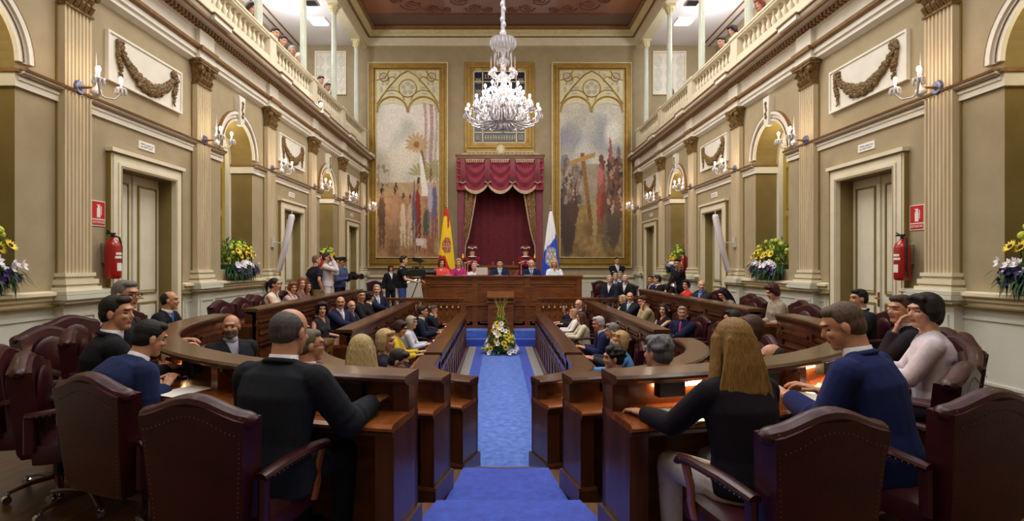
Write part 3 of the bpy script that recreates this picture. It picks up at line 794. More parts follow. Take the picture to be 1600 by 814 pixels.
def arc(row, sgn, a1=PI/2, ext=.2):
    R, L, g = ROWS[row]
    a0 = math.asin(g/(R+.42)) ; n = 26; pts = []
    for i in range(n+1):
        a = a0 + (PI/2 - a0)*i/n
        pts.append((sgn*R*math.sin(a), YC - R*math.cos(a), sgn*math.sin(a), -math.cos(a)))
    pts.append((sgn*R, YC+ext, sgn, 0))
    return pts
def straight(row, sgn, y0, y1=YE-.03):
    R, L, g = ROWS[row]
    return [(sgn*R, y0, sgn, 0), (sgn*R, y1, sgn, 0)]
nmr = {'O': 'outermost', 'M': 'middle', 'I': 'innermost'}
for sgn, side in ((-1, 'left'), (1, 'right')):
    for row in 'OMI':
        R, L, g = ROWS[row]
        li = {('O', 1): ((.06, .22), (.3, .4), (.46, .54)), ('O', -1): ((.42, .5), (.56, .64), (.74, .82)), ('M', -1): ((.14, .3), (.5, .6)), ('M', 1): ((.14, .3), (.55, .62), (.75,.82)), ('I', -1): ((.25, .5),), ('I', 1): ((.25, .5), (.6, .7))}[(row, sgn)]
        build_desk('curved dark wood desk, %s of three nested near curves, %s of the aisle' % (nmr[row], side), arc(row, sgn, ext={'O': .2, 'M': .1, 'I': .55}[row]), L, False, True, li, 'curved chamber desks')
        y0 = {'O': 7.3, 'M': 7.3, 'I': 7.15}[row]
        build_desk('straight panelled desk row, %s of the three running to the dais on the %s' % (nmr[row], side), straight(row, sgn, y0), L, row == 'I', False, ((.3, .34), (.62, .66)) if row != 'I' else ((.7, .8),), 'straight chamber desks')

# carved cross railings at the far end of the well
M_CARVE = M_WOOD
for sgn, side in ((-1, 'left'), (1, 'right')):
    t = thing('carved_railing', 'low carved wooden railing closing the %s rows in front of the dais' % side, 'railing', (sgn*.9, 13.12, 0), 0, 'carved railings before the dais')
    W = 2.45
    fx = lambda a: sgn*a
    mb = MB(); mb.box(*sorted((fx(-.02), fx(W))), -.05, .06, .66, .70); mb.box(*sorted((fx(-.04), fx(W+.02))), -.07, .08, .70, .725); obj('top_rail', mb, M_WOODB, t)
    mb = MB(); mb.box(*sorted((fx(0), fx(W))), -.02, .03, -.56, .10); mb.box(*sorted((fx(0), fx(W))), -.035, .045, .06, .12)
    for q in range(3): rect_frame(mb, *sorted((fx(.08+q*.8), fx(.78+q*.8))), -.45, .0, .03, lambda a, b, d: (a, d, b), -.035, -.02)
    obj('lower_panel', mb, M_WOODB, t)
    sp = MB(); sp.lathe([(.03,.12),(.03,.15),(.016,.18),(.03,.26),(.036,.32),(.02,.38),(.018,.42),(.036,.45),(.042,.49),(.03,.53),(.018,.56),(.018,.66)], n=8); sm = sp.mesh('spindle', M_WOODB, True)
    kn = MB(); kn.ell((0, -.03, .5), (.022, .02, .022), 8, 5); km = kn.mesh('knob', M_GOLDP, True)
    for q in range(17):
        o = link('spindle', sm, t, (fx(.12+q*.14), 0, 0)); link('knob', km, o) if q < 7 else None
    mb = MB()
    for q in range(16):
        a = .12 + q*.14
        mb.tube([(fx(a+.02), 0, .56), (fx(a+.035), 0, .62), (fx(a+.07), 0, .65), (fx(a+.105), 0, .62), (fx(a+.12), 0, .56)], .014, 5)
    obj('arch_tracery', mb, M_WOODB, t)
    mb = MB(); mb.box(*sorted((fx(-.05), fx(.06))), -.06, .05, -.56, .62); mb.lathe([(.05,.62),(.06,.66),(.03,.69),(.03,.71)], (fx(.005), 0, 0), 10); mb.ell((fx(.005), 0, .5), (.07,.07,.06), 8, 5); obj('newel_post', mb, M_WOODB, t)

# ------------------------------------------------------------------ dais
t = thing('dais_bench', 'long panelled wooden presidium bench on the dais in front of the red canopy', 'bench', (0.03, 14.6, 0))
W = 2.15
mb = MB(); mb.box(-W-.03, W+.03, -.06, .5, 1.19, 1.235); mb.box(-W, W, -.03, .45, 1.15, 1.19); obj('top', mb, M_WOODB, t, bevel=.006)
mb = MB(); mb.box(-W+.02, W-.02, 0, .04, -.3, 1.15); obj('front_panel', mb, M_WOODB, t)
mb = MB(); f = lambda a, b, d: (a, d, b)
mb.box(-W, W, -.02, 0, 1.0, 1.02); mb.box(-W, W, -.035, 0, .42, .5); mb.box(-W, W, -.03, 0, .46, .48); mb.box(-W, W, -.02, 0, -.3, -.1)
for q in (-W, -.78, .62, W-.14): mb.box(q, q+.14, -.025, 0, .42, 1.15); mb.box(q, q+.14, -.025, 0, -.3, .42)
for a, b in ((-W+.2, -.86), (-.58, .56), (.82, W-.2)):
    rect_frame(mb, a, b, .54, .98, .04, f, -.015, 0); rect_frame(mb, a, b, -.05, .38, .04, f, -.015, 0)
    mb.box(a+.1, b-.1, -.008, 0, .62, .9)
n = 44
for q in range(n): mb.box(-W+.02+q*(2*W-.04)/n, -W+.02+(q+.5)*(2*W-.04)/n, -.03, 0, 1.13, 1.15)
obj('moulding', mb, M_WOODB, t)
for s in (-1, 1):
    mb = MB(); mb.box(*sorted((s*(W-.04), s*W)), 0, .5, 0, 1.15); obj('end_panel', mb, M_WOODB, t)
mb = MB(); mb.box(-3.2, 3.4, 14.68, YF-.02, 0, .3); struct('floor_dais', mb, M_WOODB)
t = thing('lectern', 'small wooden speaker lectern at the centre foot of the dais bench', 'lectern', (0, 14.05, -.56))
mb = MB(); mb.box(-.33, .33, 0, .5, 0, 1.12); mb.box(-.36, .36, -.03, .5, 0, .12); obj('body', mb, M_WOODB, t)
mb = MB(); rect_frame(mb, -.27, .27, .2, 1.0, .05, f, -.015, 0); mb.box(-.05, .05, -.012, 0, .25, .95); obj('moulding', mb, M_WOODB, t)
mb = MB(); mb.obox((0, .2, 1.29), (.35, 0, 0), (0, .24, .07), (0, -.006, .02)); mb.box(-.33, .33, .05, .45, 1.12, 1.2); mb.box(-.36, .36, -.03, .5, 1.10, 1.13); mb.box(-.33,.33,.3,.45,1.2,1.3); obj('reading_desk', mb, M_WOODB, t)
# ------------------------------------------------------------------ executive chair
def chair_meshes():
    P = []
    def back_sec(z0_, w, y, th, n=13):
        front = []; back = []
        for i in range(n):
            x = -w + 2*w*i/(n-1); q = x/w; z = z0_ + (.034*math.cos(q*PI*.92) - .006)*max(0, min(1, (z0_-.78)/.17))
            front.append((x, y + .02 - .05*(1-q*q)*0 + .03*q*q, z)); back.append((x, y - th + .01*(q*q), z))
        return front + back[::-1]
    mb = MB(); rings = []
    for z, w, y, th in ((.40,.20,-.25,.06),(.44,.215,-.252,.075),(.6,.225,-.262,.08),(.78,.236,-.275,.08),(.90,.247,-.285,.08),(.955,.25,-.29,.08)):
        rings.append(back_sec(z, w, y, th))
    mb.loft(rings)
    # serpentine rolled top
    top = []
    for i in range(13):
        q = -1 + 2*i/12; h = .949 + .034*math.cos(q*PI*.92)
        top.append((q*.238, -.328 + .02*q*q, h))
    mb.tube(top, [(.043, .034)]*13, 10, side=(0,1,0), round_end=True)
    P.append(('backrest', mb, M_LEATHER, True))
    mb = MB(); mb.ell((0, -.235, .72), (.17, .03, .2), 12, 8); P.append(('back_cushion', mb, M_LEATHER, True))
    mb = MB()
    for s in (-1, 1):
        for k in range(26):
            z = .42 + k*.0205; w = .205 + (z-.4)*.09; mb.ell((s*w*.93, -.3185-(z-.4)*.075, z), (.0036,.003,.0036), 5, 3)
    for k in range(22):
        q = -1 + 2*(k+.5)/22; mb.ell((q*.225, -.366, .895 + .034*math.cos(q*PI*.92)), (.0036,.003,.0036), 5, 3)
    P.append(('stud_trim', mb, M_STUD, False))
    mb = MB()
    for y0, w in ((0, 0),):
        rg = []
        for z, ins in ((.36,.03),(.375,.0),(.44,-.005),(.475,.01),(.49,.05)):
            rg.append([((.25-ins)*sx, .0 + (.24-ins)*sy, z) for sx, sy in ((-1,-1),(-.6,-1.02),(.6,-1.02),(1,-1),(1.02,-.5),(1.02,.5),(1,1),(.6,1.05),(-.6,1.05),(-1,1),(-1.02,.5),(-1.02,-.5))])
        mb.loft(rg)
    P.append(('seat', mb, M_LEATHER, True))
    for s in (-1, 1):
        mb = MB(); mb.tube([(s*.265,-.27,.665),(s*.28,-.1,.68),(s*.285,.1,.675),(s*.28,.22,.655),(s*.278,.25,.63)], [(.03,.02),(.033,.024),(.033,.024),(.032,.022),(.026,.016)], 10, side=(1,0,0))
        mb.tube([(s*.265,-.25,.45),(s*.268,-.25,.66)], [(.02,.03)]*2, 8, side=(1,0,0))
        P.append(('armrest', mb, M_LEATHER, True))
        mb = MB(); mb.tube([(s*.275,.2,.65),(s*.27,.16,.55),(s*.262,.17,.47),(s*.255,.15,.40)], [(.016,.026)]*4, 8, side=(1,0,0)); P.append(('arm_support', mb, M_WOODL, True))
        mb = MB()
        for k in range(16): mb.ell((s*.312, -.24+k*.03, .668), (.003,.0045,.0045), 5, 3)
        P.append(('arm_stud_trim', mb, M_STUD, False))
    mb = MB(); mb.tube([(0,0,.08),(0,0,.36)], [.032,.028], 10); mb.box(-.12,.12,-.12,.12,.34,.37); P.append(('column', mb, M_BLACK, True))
    for k in range(5):
        a = 2*PI*k/5 + .3; c, s = math.cos(a), math.sin(a)
        mb = MB(); mb.tube([(0.02*c,.02*s,.10),(.15*c,.15*s,.095),(.27*c,.27*s,.07)], [(.028,.02),(.022,.016),(.016,.012)], 8)
        P.append(('leg', mb, M_WOOD, True))
        mb = MB(); mb.tube([(.28*c - s*.016,.28*s + c*.016,.026),(.28*c + s*.016,.28*s - c*.016,.026)], .026, 10); mb.tube([(.27*c,.27*s,.03),(.27*c,.27*s,.065)], .01, 6)
        P.append(('caster', mb, M_CHROME, True))
    return P
CH0 = None
def place_chair(x, y, heading, z, label, group='burgundy leather swivel armchairs', s=1.0):
    """heading in degrees, 0 = seat faces the dais, 90 = faces right"""
    global CH0
    rz = -math.radians(heading)
    if CH0 is None:
        t = thing('leather_armchair', label, 'chair', (x, y, z), rz, group); leg = None
        for nme, mb, m, sm in chair_meshes():
            par = t
            if nme == 'caster': par = leg
            o = obj(nme, mb, m, par, smooth=False, autos=sm)
            if nme == 'leg': leg = o
        CH0 = t
        KIDS[t.name] = [(c, [g for g in bpy.data.objects if g.parent == c]) for c in bpy.data.objects if c.parent == t]
        return t
    return dup(CH0, (x, y, z), rz, label, group)

# ------------------------------------------------------------------ crystal chandelier
def chandelier():
    t = thing('chandelier', 'huge crystal chandelier with candle bulbs hanging over the well of the chamber', 'chandelier', (.05, 12.8, 0))
    zb = 4.72
    mb = MB(); mb.tube([(0,0,7.0),(0,0,ZC-.1)], [.05,.03], 8); 
    for k in range(26): mb.ell((.03*math.sin(k*2.1), .03*math.cos(k*2.1), 7.05+k*.12), (.05-.0008*k, .05-.0008*k, .07), 6, 4)
    obj('hanging_rod', mb, M_CRYSTAL, t)
    mb = MB(); mb.lathe([(0,4.9),(.06,4.92),(.14,5.0),(.1,5.06),(.05,5.12),(.09,5.2),(.12,5.3),(.05,5.4),(.045,5.5),(.09,5.6),(.13,5.66),(.06,5.72),(.05,5.85),(.1,5.93),(.12,5.98),(.05,6.05),(.045,6.2),(.09,6.27),(.11,6.34),(.05,6.4),(.05,6.5),(.12,6.58),(.06,6.66),(.05,6.9),(.09,6.98),(.03,7.05)], n=14); obj('stem', mb, M_CRYSTAL, t, smooth=True)
    mb = MB(); mb.lathe([(.05,6.52),(.16,6.56),(.24,6.68),(.30,6.82),(.26,6.8),(.14,6.66),(.05,6.6)], n=20); obj('crown_bowl', mb, M_CRYSTAL, t)
    mb = MB(); mb.lathe([(.05,5.0),(.2,5.02),(.34,5.12),(.42,5.25),(.38,5.24),(.28,5.15),(.05,5.1)], n=24); obj('lower_bowl', mb, M_CRYSTAL, t)
    mb = MB(); mb.lathe([(0,4.68),(.05,4.7),(.1,4.76),(.11,4.82),(.05,4.9),(.03,4.95)], n=12); mb.ell((0,0,4.64),(.035,.035,.05),8,5); obj('finial', mb, M_CRYSTAL, t, smooth=True)
    drop = MB()
    rd = random.Random(3)
    def d(x, y, z, l=.09, r=.012): drop.lathe([(0,z-l),(r,z-l*.7),(r*.9,z-l*.3),(.002,z)], (x,y,0), 4)
    for r, z, n, l in ((.30,6.80,22,.16),(.24,6.7,18,.14),(.2,6.5,16,.16),(.14,6.35,12,.14),(.42,5.25,30,.14),(.34,5.15,26,.14),(.25,5.05,20,.13),(.16,4.95,14,.12),(.12,5.98,12,.16),(.13,5.66,14,.18),(.2,5.8,12,.12),(.1,4.8,10,.12),(.52,5.12,28,.12),(.62,5.02,30,.12),(.46,4.98,24,.14)):
        for k in range(n):
            a = 2*PI*k/n + r*7; d(r*math.cos(a), r*math.sin(a), z, l, .014)
            if n > 18: d(r*.9*math.cos(a+.1), r*.9*math.sin(a+.1), z-.03, l, .012)
    o = obj('crystal_drops', drop, M_CRYSTAL, t); o['kind'] = 'stuff'
    sw = MB()                                      # bead swags from the stem to the arms
    for k in range(16):
        a = 2*PI*k/16
        for q in range(9):
            u = q/8; r = .12 + .62*u; z = 5.95 - .75*u - .35*math.sin(PI*u)*(.6)
            sw.ell((r*math.cos(a), r*math.sin(a), z), (.018,.018,.022), 5, 3)
    o = obj('bead_swag', sw, M_CRYSTAL, t); o['kind'] = 'stuff'
    def armset(n, pts, rr, zc, tall, cup, off=0, lit=True):
        a_mb = MB(); a_mb.tube(pts, rr, 6); am = a_mb.mesh('arm', M_CRYSTAL, True)
        ex, ez = pts[-1][0], pts[-1][2]
        c = MB(); c.lathe([(0,0),(.02,.0),(cup,.03),(cup*1.15,.055),(cup,.06),(.02,.03),(.016,.06),(.016,tall),(0,tall)], (ex,0,ez), 10)
        cm = c.mesh('candle_cup', M_CRYSTAL, True)
        p = MB()
        for k in range(9): an = 2*PI*k/9; p.lathe([(0,-.09),(.012,-.065),(.012,-.03),(.002,.0)], (ex+cup*math.cos(an), cup*math.sin(an), ez+.05), 4)
        pm = p.mesh('prism', M_CRYSTAL)
        if lit: b = MB(); b.ell((ex,0,ez+tall+.035), (.026,.026,.045), 7, 5)
        else: b = MB(); b.lathe([(.012,0),(.012,.2),(.004,.32),(0,.34)], (ex,0,ez+tall-.02), 6)
        bm_ = b.mesh('bulb' if lit else 'spire', M_BULB if lit else M_CRYSTAL, True)
        for k in range(n):
            rz = 2*PI*(k+off)/n
            o = link('arm', am, t, (0,0,0), (0,0,rz)); link('candle_cup', cm, o); link('prism', pm, o); link('bulb' if lit else 'spire', bm_, o)
    armset(16, [(.08,0,5.05),(.3,0,4.86),(.6,0,4.80),(.8,0,4.88),(.86,0,5.0)], [.018,.02,.02,.018,.016], 0, .15, .07)
    armset(12, [(.08,0,5.2),(.25,0,5.05),(.48,0,5.06),(.62,0,5.18),(.64,0,5.26)], [.016,.018,.018,.016,.014], 0, .15, .065, .5)
    armset(8, [(.06,0,5.55),(.15,0,5.38),(.3,0,5.36),(.4,0,5.46),(.42,0,5.54)], [.014]*5, 0, .14, .06, .2)
    armset(8, [(.05,0,6.0),(.12,0,5.9),(.24,0,5.92),(.28,0,6.02)], [.014]*4, 0, .1, .055, 0, False)
chandelier()

# ------------------------------------------------------------------ paintings
def N(x, y, z=0): return noise.noise(Vector((x, y, z)))
def mix(a, b, t): t = max(0, min(1, t)); return tuple(a[i]*(1-t)+b[i]*t for i in range(3))
def blob(c, u, v, items, ns=.02):
    for (bu, bv, ru, rv, col) in items:
        du = (u-bu + ns*N(u*30, v*60, bu*9))/ru; dv = (v-bv + ns*N(u*30, v*60, bv*9+5))/rv
        q = du*du + dv*dv
        if q < 1: c = mix(c, col, min(1, (1-q)*3))
    return c
rp = random.Random(8)
FIGL = []
for (u, v, h, w, cols) in ((.08,.17,.30,.08,[(92,68,50),(110,82,60),(60,42,32)]),(.30,.18,.30,.07,[(176,136,110),(150,120,92),(52,36,28)]),(.42,.16,.26,.055,[(206,190,164),(214,196,168),(96,62,44)]),(.53,.16,.25,.05,[(190,168,146),(196,180,156),(84,56,40)]),
    (.66,.18,.36,.06,[(140,40,40),(112,40,40),(70,50,46)]),(.60,.2,.3,.04,[(96,90,104),(90,80,90),(120,90,70)]),(.80,.12,.27,.08,[(70,84,66),(150,90,70),(150,110,84)]),(.92,.22,.30,.07,[(96,92,128),(132,80,74),(180,160,150)]),(.86,.24,.32,.05,[(170,160,176),(120,100,110),(110,70,60)])):
    FIGL += [(u-.02,v-.02,w*.35,h*.38,cols[1]),(u+.03,v-.02,w*.35,h*.38,cols[1]),(u,v+h*.25,w*.8,h*.30,cols[0]),(u+.01,v+h*.62,w*.42,h*.1,cols[2]),(u+.02,v+h*.58,w*.25,h*.07,(178,132,104))]
FIGL += [(.70,.08,.08,.025,(210,200,190)),(.78,.075,.03,.035,(190,176,160)),(.62,.06,.02,.03,(150,130,116))]
def paintL(u, v):
    n = N(u*5, v*12)*.6 + N(u*14, v*34, 3)*.4
    if v > .40:
        c = mix((206,198,178), (218,212,206), (v-.4)*2 + n*.6)
        c = mix(c, (178,178,164), max(0, N(u*3+3, v*7)*1.6))
        c = mix(c, (190,200,180), max(0, (.3-u)*1.6)*max(0, min(1, (v-.75)*4)))
    elif v > .33: c = mix((168,144,108), (188,166,128), .5+n)
    else: c = mix((150,112,78), (182,146,112), .5+n*1.2 + (v-.15))
    if v < .1: c = mix((128,92,62), (176,140,104), .5+n*1.5)
    # palms
    for (tu, w, col) in ((.78,.022,(176,140,136)),(.88,.028,(160,124,124)),(.955,.018,(172,146,140))):
        if v > .42 and abs(u - tu - .01*math.sin(v*20)) < w: c = mix(c, col, .8 + .4*N(u*8, v*90))
    if .42 < v < .58 and abs(u - (.72 + (.58-v)*.5)) < .02: c = (126,96,66)
    dx, dy = (u-.64), (v-.605)*2.9; r = math.hypot(dx, dy); a = math.atan2(dy, dx)
    if r < .19*(.62+.38*abs(math.sin(a*7.3+.4)))*(1.0 if math.sin(a) > -.6 else .7): c = mix(c, (172,136,86), .75)
    if r < .05: c = (140,100,60)
    dx, dy = (u-.70), (v-.44)*2.9; r = math.hypot(dx, dy); a = math.atan2(dy, dx)
    if r < .2*(.5+.5*abs(math.sin(a*8))) and a > -.5: c = mix(c, (142,132,84), .7)
    dx, dy = (u-.92), (v-.46)*2.9; r = math.hypot(dx, dy); a = math.atan2(dy, dx)
    if r < .2*(.5+.5*abs(math.sin(a*9))): c = mix(c, (140,136,88), .75)
    if abs(u-(.76-.35*(v-.4))) < .06*(1-(v-.33)*3.5) and .33 < v < .55: c = (224,218,208)
    if v < .5 and u < .2 and N(u*22, v*40, 7) > .12 and v > .36: c = mix(c, (130,112,84), .6)
    c = blob(c, u, v, FIGL, .018)
    k = 1 + .10*N(u*40, v*110, 2) + .06*N(u*90, v*260)
    return tuple(max(0, min(255, x*k*1.06)) for x in c)
FIGR = [(.12,.22,.14,.24,(74,58,50)),(.2,.3,.1,.14,(84,62,52)),(.18,.38,.05,.04,(190,160,130)),(.66,.38,.075,.12,(146,92,82)),(.66,.5,.05,.06,(104,64,54)),(.64,.44,.045,.06,(190,110,104)),(.62,.27,.05,.1,(156,84,62)),(.7,.25,.06,.12,(130,60,50)),(.55,.2,.04,.14,(170,150,110)),(.72,.15,.06,.1,(116,100,84)),(.85,.25,.14,.22,(92,80,70)),(.93,.4,.1,.16,(120,88,78)),(.82,.45,.09,.1,(128,84,70)),(.8,.57,.03,.08,(150,90,80)),(.93,.57,.035,.03,(120,110,120)),(.08,.5,.08,.06,(130,132,134)),(.24,.46,.07,.06,(120,112,108))]
for k in range(60): FIGR.append((rp.uniform(.02,.34), rp.uniform(.3,.5), .025, .022, rp.choice([(150,130,116),(96,84,78),(176,160,146),(120,96,84)])))
for k in range(60): FIGR.append((rp.uniform(.76,1.), rp.uniform(.24,.52), .025, .022, rp.choice([(150,110,92),(96,70,62),(176,150,132),(110,76,70),(70,62,58)])))
def paintR(u, v):
    n = N(u*4+9, v*10)*.6 + N(u*14, v*34, 8)*.4
    c = mix((188,182,160), (206,206,196), (v-.5)*2+n)
    if v > .5:
        c = mix(c, (138,142,158), max(0, min(1, (N(u*2.3+1, v*4.2+3)*2.2 + (.55-u)*.9*(1 if v < .9 else .3)))))
        c = mix(c, (222,218,206), max(0, N(u*3+7, v*6+1)*2))
    elif v > .28: c = mix((150,138,118), (170,158,140), .5+n*1.4)
    else: c = mix((122,98,60), (172,144,92), .55+n*1.5 - (.12-v if v < .12 else 0)*2)
    c = blob(c, u, v, FIGR, .03)
    if .17 < v < .56 and abs(u - (.35 + (.56-v)*.36)) < .032: c = mix((150,110,62), (120,84,48), .5+n)
    vv = .505 + (u-.16)*.12
    if .15 < u < .56 and abs(v - vv) < .013: c = (176,138,78)
    k = 1 + .12*N(u*40, v*110, 2) + .08*N(u*90, v*260)
    return tuple(max(0, min(255, x*k)) for x in c)
f = lambda a, b, d: (a, d, b)
def big_painting(label, px0, px1, ix0, ix1, fn, tlabel):
    a = at(px0, 100, YF); b = at(px1, 417, YF); ia = at(ix0, 112, YF); ib = at(ix1, 402, YF)
    x0, x1, z1, z0 = a.x, b.x, a.z, b.z; j0, j1, k1, k0 = ia.x, ib.x, ia.z, ib.z
    t = thing('framed_painting', label, 'painting', ((x0+x1)/2, YF, z0), 0, 'great wall paintings')
    cx = (x0+x1)/2; M = Matrix.Translation((-cx, -YF, -z0))
    mb = MB(); mb.M = M
    rect_frame(mb, x0, x1, z0, z1, .11, f, YF-.10, YF); rect_frame(mb, x0+.11, x1-.11, z0+.11, z1-.11, .09, f, YF-.14, YF); rect_frame(mb, x0+.2, x1-.2, z0+.2, z1-.2, j0-x0-.2, f, YF-.08, YF)
    obj('frame', mb, M_GOLD, t, bevel=.012)
    mb = MB(); mb.M = M; rect_frame(mb, x0-.03, x1+.03, z0-.03, z1+.03, .035, f, YF-.12, YF); rect_frame(mb, j0-.02, j1+.02, k0-.02, k1+.02, .025, f, YF-.095, YF); obj('frame_line', mb, M_GOLDP, t)
    mb = MB(); mb.M = M; NU, NV = 110, 320
    mb.grid(NU, NV, lambda u, v: (j0+(j1-j0)*u, YF-.05, k0+(k1-k0)*v)); me = mb.mesh('canvas', M_PAINT)
    color_attr(me, lambda i: fn((i % (NU+1))/NU, (i//(NU+1))/NV)); link('canvas', me, t)
    # gothic fretwork over the top of the picture
    zt = k1; zb = at(0, 176, YF).z; w = (j1-j0)
    sheet = [(j0, zt), (j1, zt)]
    n = 16
    for lobe in (1, 0):
        c0 = j0 + w*(.25 + .5*lobe)
        for i in range(n+1):
            a_ = PI*i/n; sheet.append((c0 + w*.25*math.cos(a_)*.98, zb + .33*math.sin(a_)**.8))
    mb = MB(); mb.M = M; mb.prism(sheet, f, YF-.07, YF-.052); o = obj('fretwork', mb, M_GOLDP, t)
    o['label'] = 'pale gold gothic fretwork'
    mb = MB(); mb.M = M
    def cir(cx_, cz, r, a0=0, a1=2*PI, wd=.02, n=16): mb.tube([(cx_+r*math.cos(a0+(a1-a0)*i/n), YF-.08, cz+r*math.sin(a0+(a1-a0)*i/n)) for i in range(n+1)], wd, 5)
    c0 = (j0+j1)/2; cz = (zt+zb)/2+.12
    for lobe in (0, 1):
        cc = j0 + w*(.25+.5*lobe); cir(cc, zb, w*.245, 0, PI, .035); cir(cc, zb+.35, w*.2, .2, PI-.2); 
    for sg in (-1, 1):
        mb.tube([(c0+sg*w*.5, YF-.08, zb+.3), (c0+sg*w*.3, YF-.08, cz+.05), (c0+sg*w*.12, YF-.08, cz+.5), (c0, YF-.08, zt)], .025, 5)
        mb.tube([(c0+sg*w*.5, YF-.08, cz+.3), (c0+sg*w*.36, YF-.08, zt-.25), (c0+sg*w*.3, YF-.08, zt)], .022, 5)
        cir(c0+sg*w*.38, cz+.42, .16, n=12); cir(c0+sg*w*.25, cz+.3, .13, .5, 3.6, n=10)
    cir(c0, cz, .33)
    obj('fretwork_rib', mb, M_GOLD, t)
    HMt = mat('grey_lilac_opening', (176,172,168), .8)
    def slot(cx_, cz_, rx, rz):
        hole = MB(); hole.M = M; hole.prism([(cx_+rx*math.cos(2*PI*i/10), cz_+rz*math.sin(2*PI*i/10)) for i in range(10)], f, YF-.076, YF-.069); obj('fretwork_opening', hole, HMt, t)
    for q in range(5):
        an = PI/2 + q*2*PI/5; slot(c0+.17*math.cos(an), cz+.17*math.sin(an), .085, .085)
    for sg in (-1, 1):
        for (ux, uz, rx, rz) in ((.38,.42,.09,.1),(.25,.02,.12,.05),(.42,-.05,.05,.12),(.2,.5,.06,.07),(.12,.62,.05,.05),(.33,.18,.06,.06),(.27,-.2,.1,.04),(.4,.2,.05,.09),(.45,.55,.04,.08)): slot(c0+sg*w*ux, cz+uz, rx, rz)
big_painting('tall gold-framed painting of figures under palm trees, behind the red and yellow flag', 577, 699, 589, 686, paintL, '')
big_painting('tall gold-framed painting of a crowd raising a wooden cross, behind the blue and white flag', 863, 985, 875, 973, paintR, '')

# leaded window above the canopy
a = at(728, 100, YF); b = at(833, 235, YF); x0, x1, z1, z0 = a.x, b.x, a.z, b.z
t = thing('leaded_glass_panel', 'gold-framed dark blue leaded glass panel behind the chandelier above the canopy', 'window panel', ((x0+x1)/2, YF, z0)); M = Matrix.Translation((-(x0+x1)/2, -YF, -z0))
mb = MB(); mb.M = M; rect_frame(mb, x0-.05, x1+.05, z0-.05, z1+.05, .12, f, YF-.07, YF); rect_frame(mb, x0+.07, x1-.07, z0+.07, z1-.07, .1, f, YF-.12, YF); rect_frame(mb, x0+.15, x1-.15, z0+.15, z1-.15, .16, f, YF-.06, YF); obj('frame', mb, M_GOLD, t, bevel=.01)
ix0, ix1, iz0, iz1 = x0+.3, x1-.3, z0+.28, z1-.3
mb = MB(); mb.M = M; mb.box(ix0, ix1, YF-.04, YF-.02, iz0, iz1); obj('glass', mb, mat('dark_blue_glass', (22,30,62), .15, rgb2=(44,40,74), scale=4), t)
mb = MB(); mb.M = M
cw = .33
for q in (ix0, ix0+cw, ix1-cw, ix1): mb.box(q-.02, q+.02, YF-.07, YF-.03, iz0, iz1)
for q in (iz0, iz0+.38, iz1-.38, iz1, (iz0+iz1)/2): mb.box(ix0, ix1, YF-.07, YF-.03, q-.018, q+.018)
obj('glazing_bar', mb, M_GOLDP, t)
mb = MB(); mb.M = M
def ln(p, q, w=.01): mb.tube([(p[0], YF-.06, p[1]), (q[0], YF-.06, q[1])], w, 4)
for cx in (ix0+cw/2, ix1-cw/2):
    for k in range(7):
        zz = iz0 + .2 + k*.42
        for s in (-1, 1):
            ln((cx-.1, zz-.1*s), (cx+.1, zz+.1*s)); ln((cx-.1, zz), (cx, zz+.1*s)); ln((cx+.1, zz), (cx, zz+.1*s))
for k in range(12):
    xx = ix0+cw+.08 + k*(ix1-ix0-2*cw-.16)/11; ln((xx, iz0+.1), (xx+.05, iz0+.28)); ln((xx+.05, iz0+.1), (xx, iz0+.28)); ln((xx, iz1-.1), (xx+.05, iz1-.28)); ln((xx+.05, iz1-.1), (xx, iz1-.28))
ln((ix0+cw+.05, iz0+.19), (ix1-cw-.05, iz0+.19), .012)
obj('tracery', mb, M_GOLDP, t)
t = thing('gilded_crest', 'gilded oval cartouche with scroll band on top of the red velvet canopy', 'ornament', (.03, 19.95, 5.42))
mb = MB(); mb.ell((0, -.02, .28), (.17, .06, .22), 16, 10); mb.ell((0, -.06, .28), (.12, .05, .16), 12, 8); obj('cartouche', mb, M_GOLDP, t, smooth=True)
mb = MB()
for s in (-1, 1):
    for k in range(7):
        cx = s*(.26+.15*k); mb.tube([(cx-.07, 0, .08), (cx-.03, 0, .2), (cx+.03, 0, .08), (cx+.07, 0, .2)], .022, 5); mb.tube([(cx-.07, 0, .2), (cx-.02, 0, .12), (cx+.07, 0, .06)], .016, 5)
    mb.box(*sorted((s*1.22, s*1.42)), -.05, .05, 0, .16)
mb.box(-1.3, 1.3, -.03, .05, 0, .045); mb.box(-1.25, 1.25, -.03, .04, .22, .25); obj('scroll_band', mb, M_GOLDP, t)

# ------------------------------------------------------------------ canopy
t = thing('velvet_canopy', 'crimson velvet canopy with swagged fringed valance and tied side curtains on the far wall', 'canopy', (0, 19.3, 0))
x0, x1 = -1.56, 1.58; zt = 5.42
mb = MB(); mb.box(x0-.02, x1+.02, -.06, 1.08, zt-.05, zt); mb.box(x0+.01, x1-.01, -.03, 1.08, zt-.13, zt-.05); mb.box(x0+.03, x1-.03, 0, 1.05, zt-.17, zt-.13); obj('cornice', mb, M_WOODB, t)
mb = MB(); mb.box(x0+.03, x1-.03, .02, 1.05, zt-.19, zt-.17); obj('canopy_ceiling', mb, M_VELVET, t)
def drape(mb, xa, xb, y, z0, z1, folds, amp, m=None, taper=None):
    def fn(u, v):
        x = xa + (xb-xa)*u
        if taper: x = taper(u, v, x)
        return (x, y - amp*math.sin(u*folds*2*PI) - amp*.3*math.sin(u*folds*5+v*3), z0 + (z1-z0)*v)
    mb.grid(int(folds*8), 16, fn, m)
mb = MB(); drape(mb, x0+.25, x1-.25, 1.0, .3, zt-.2, 9, .02); obj('back_drape', mb, M_VELVET, t, smooth=True)
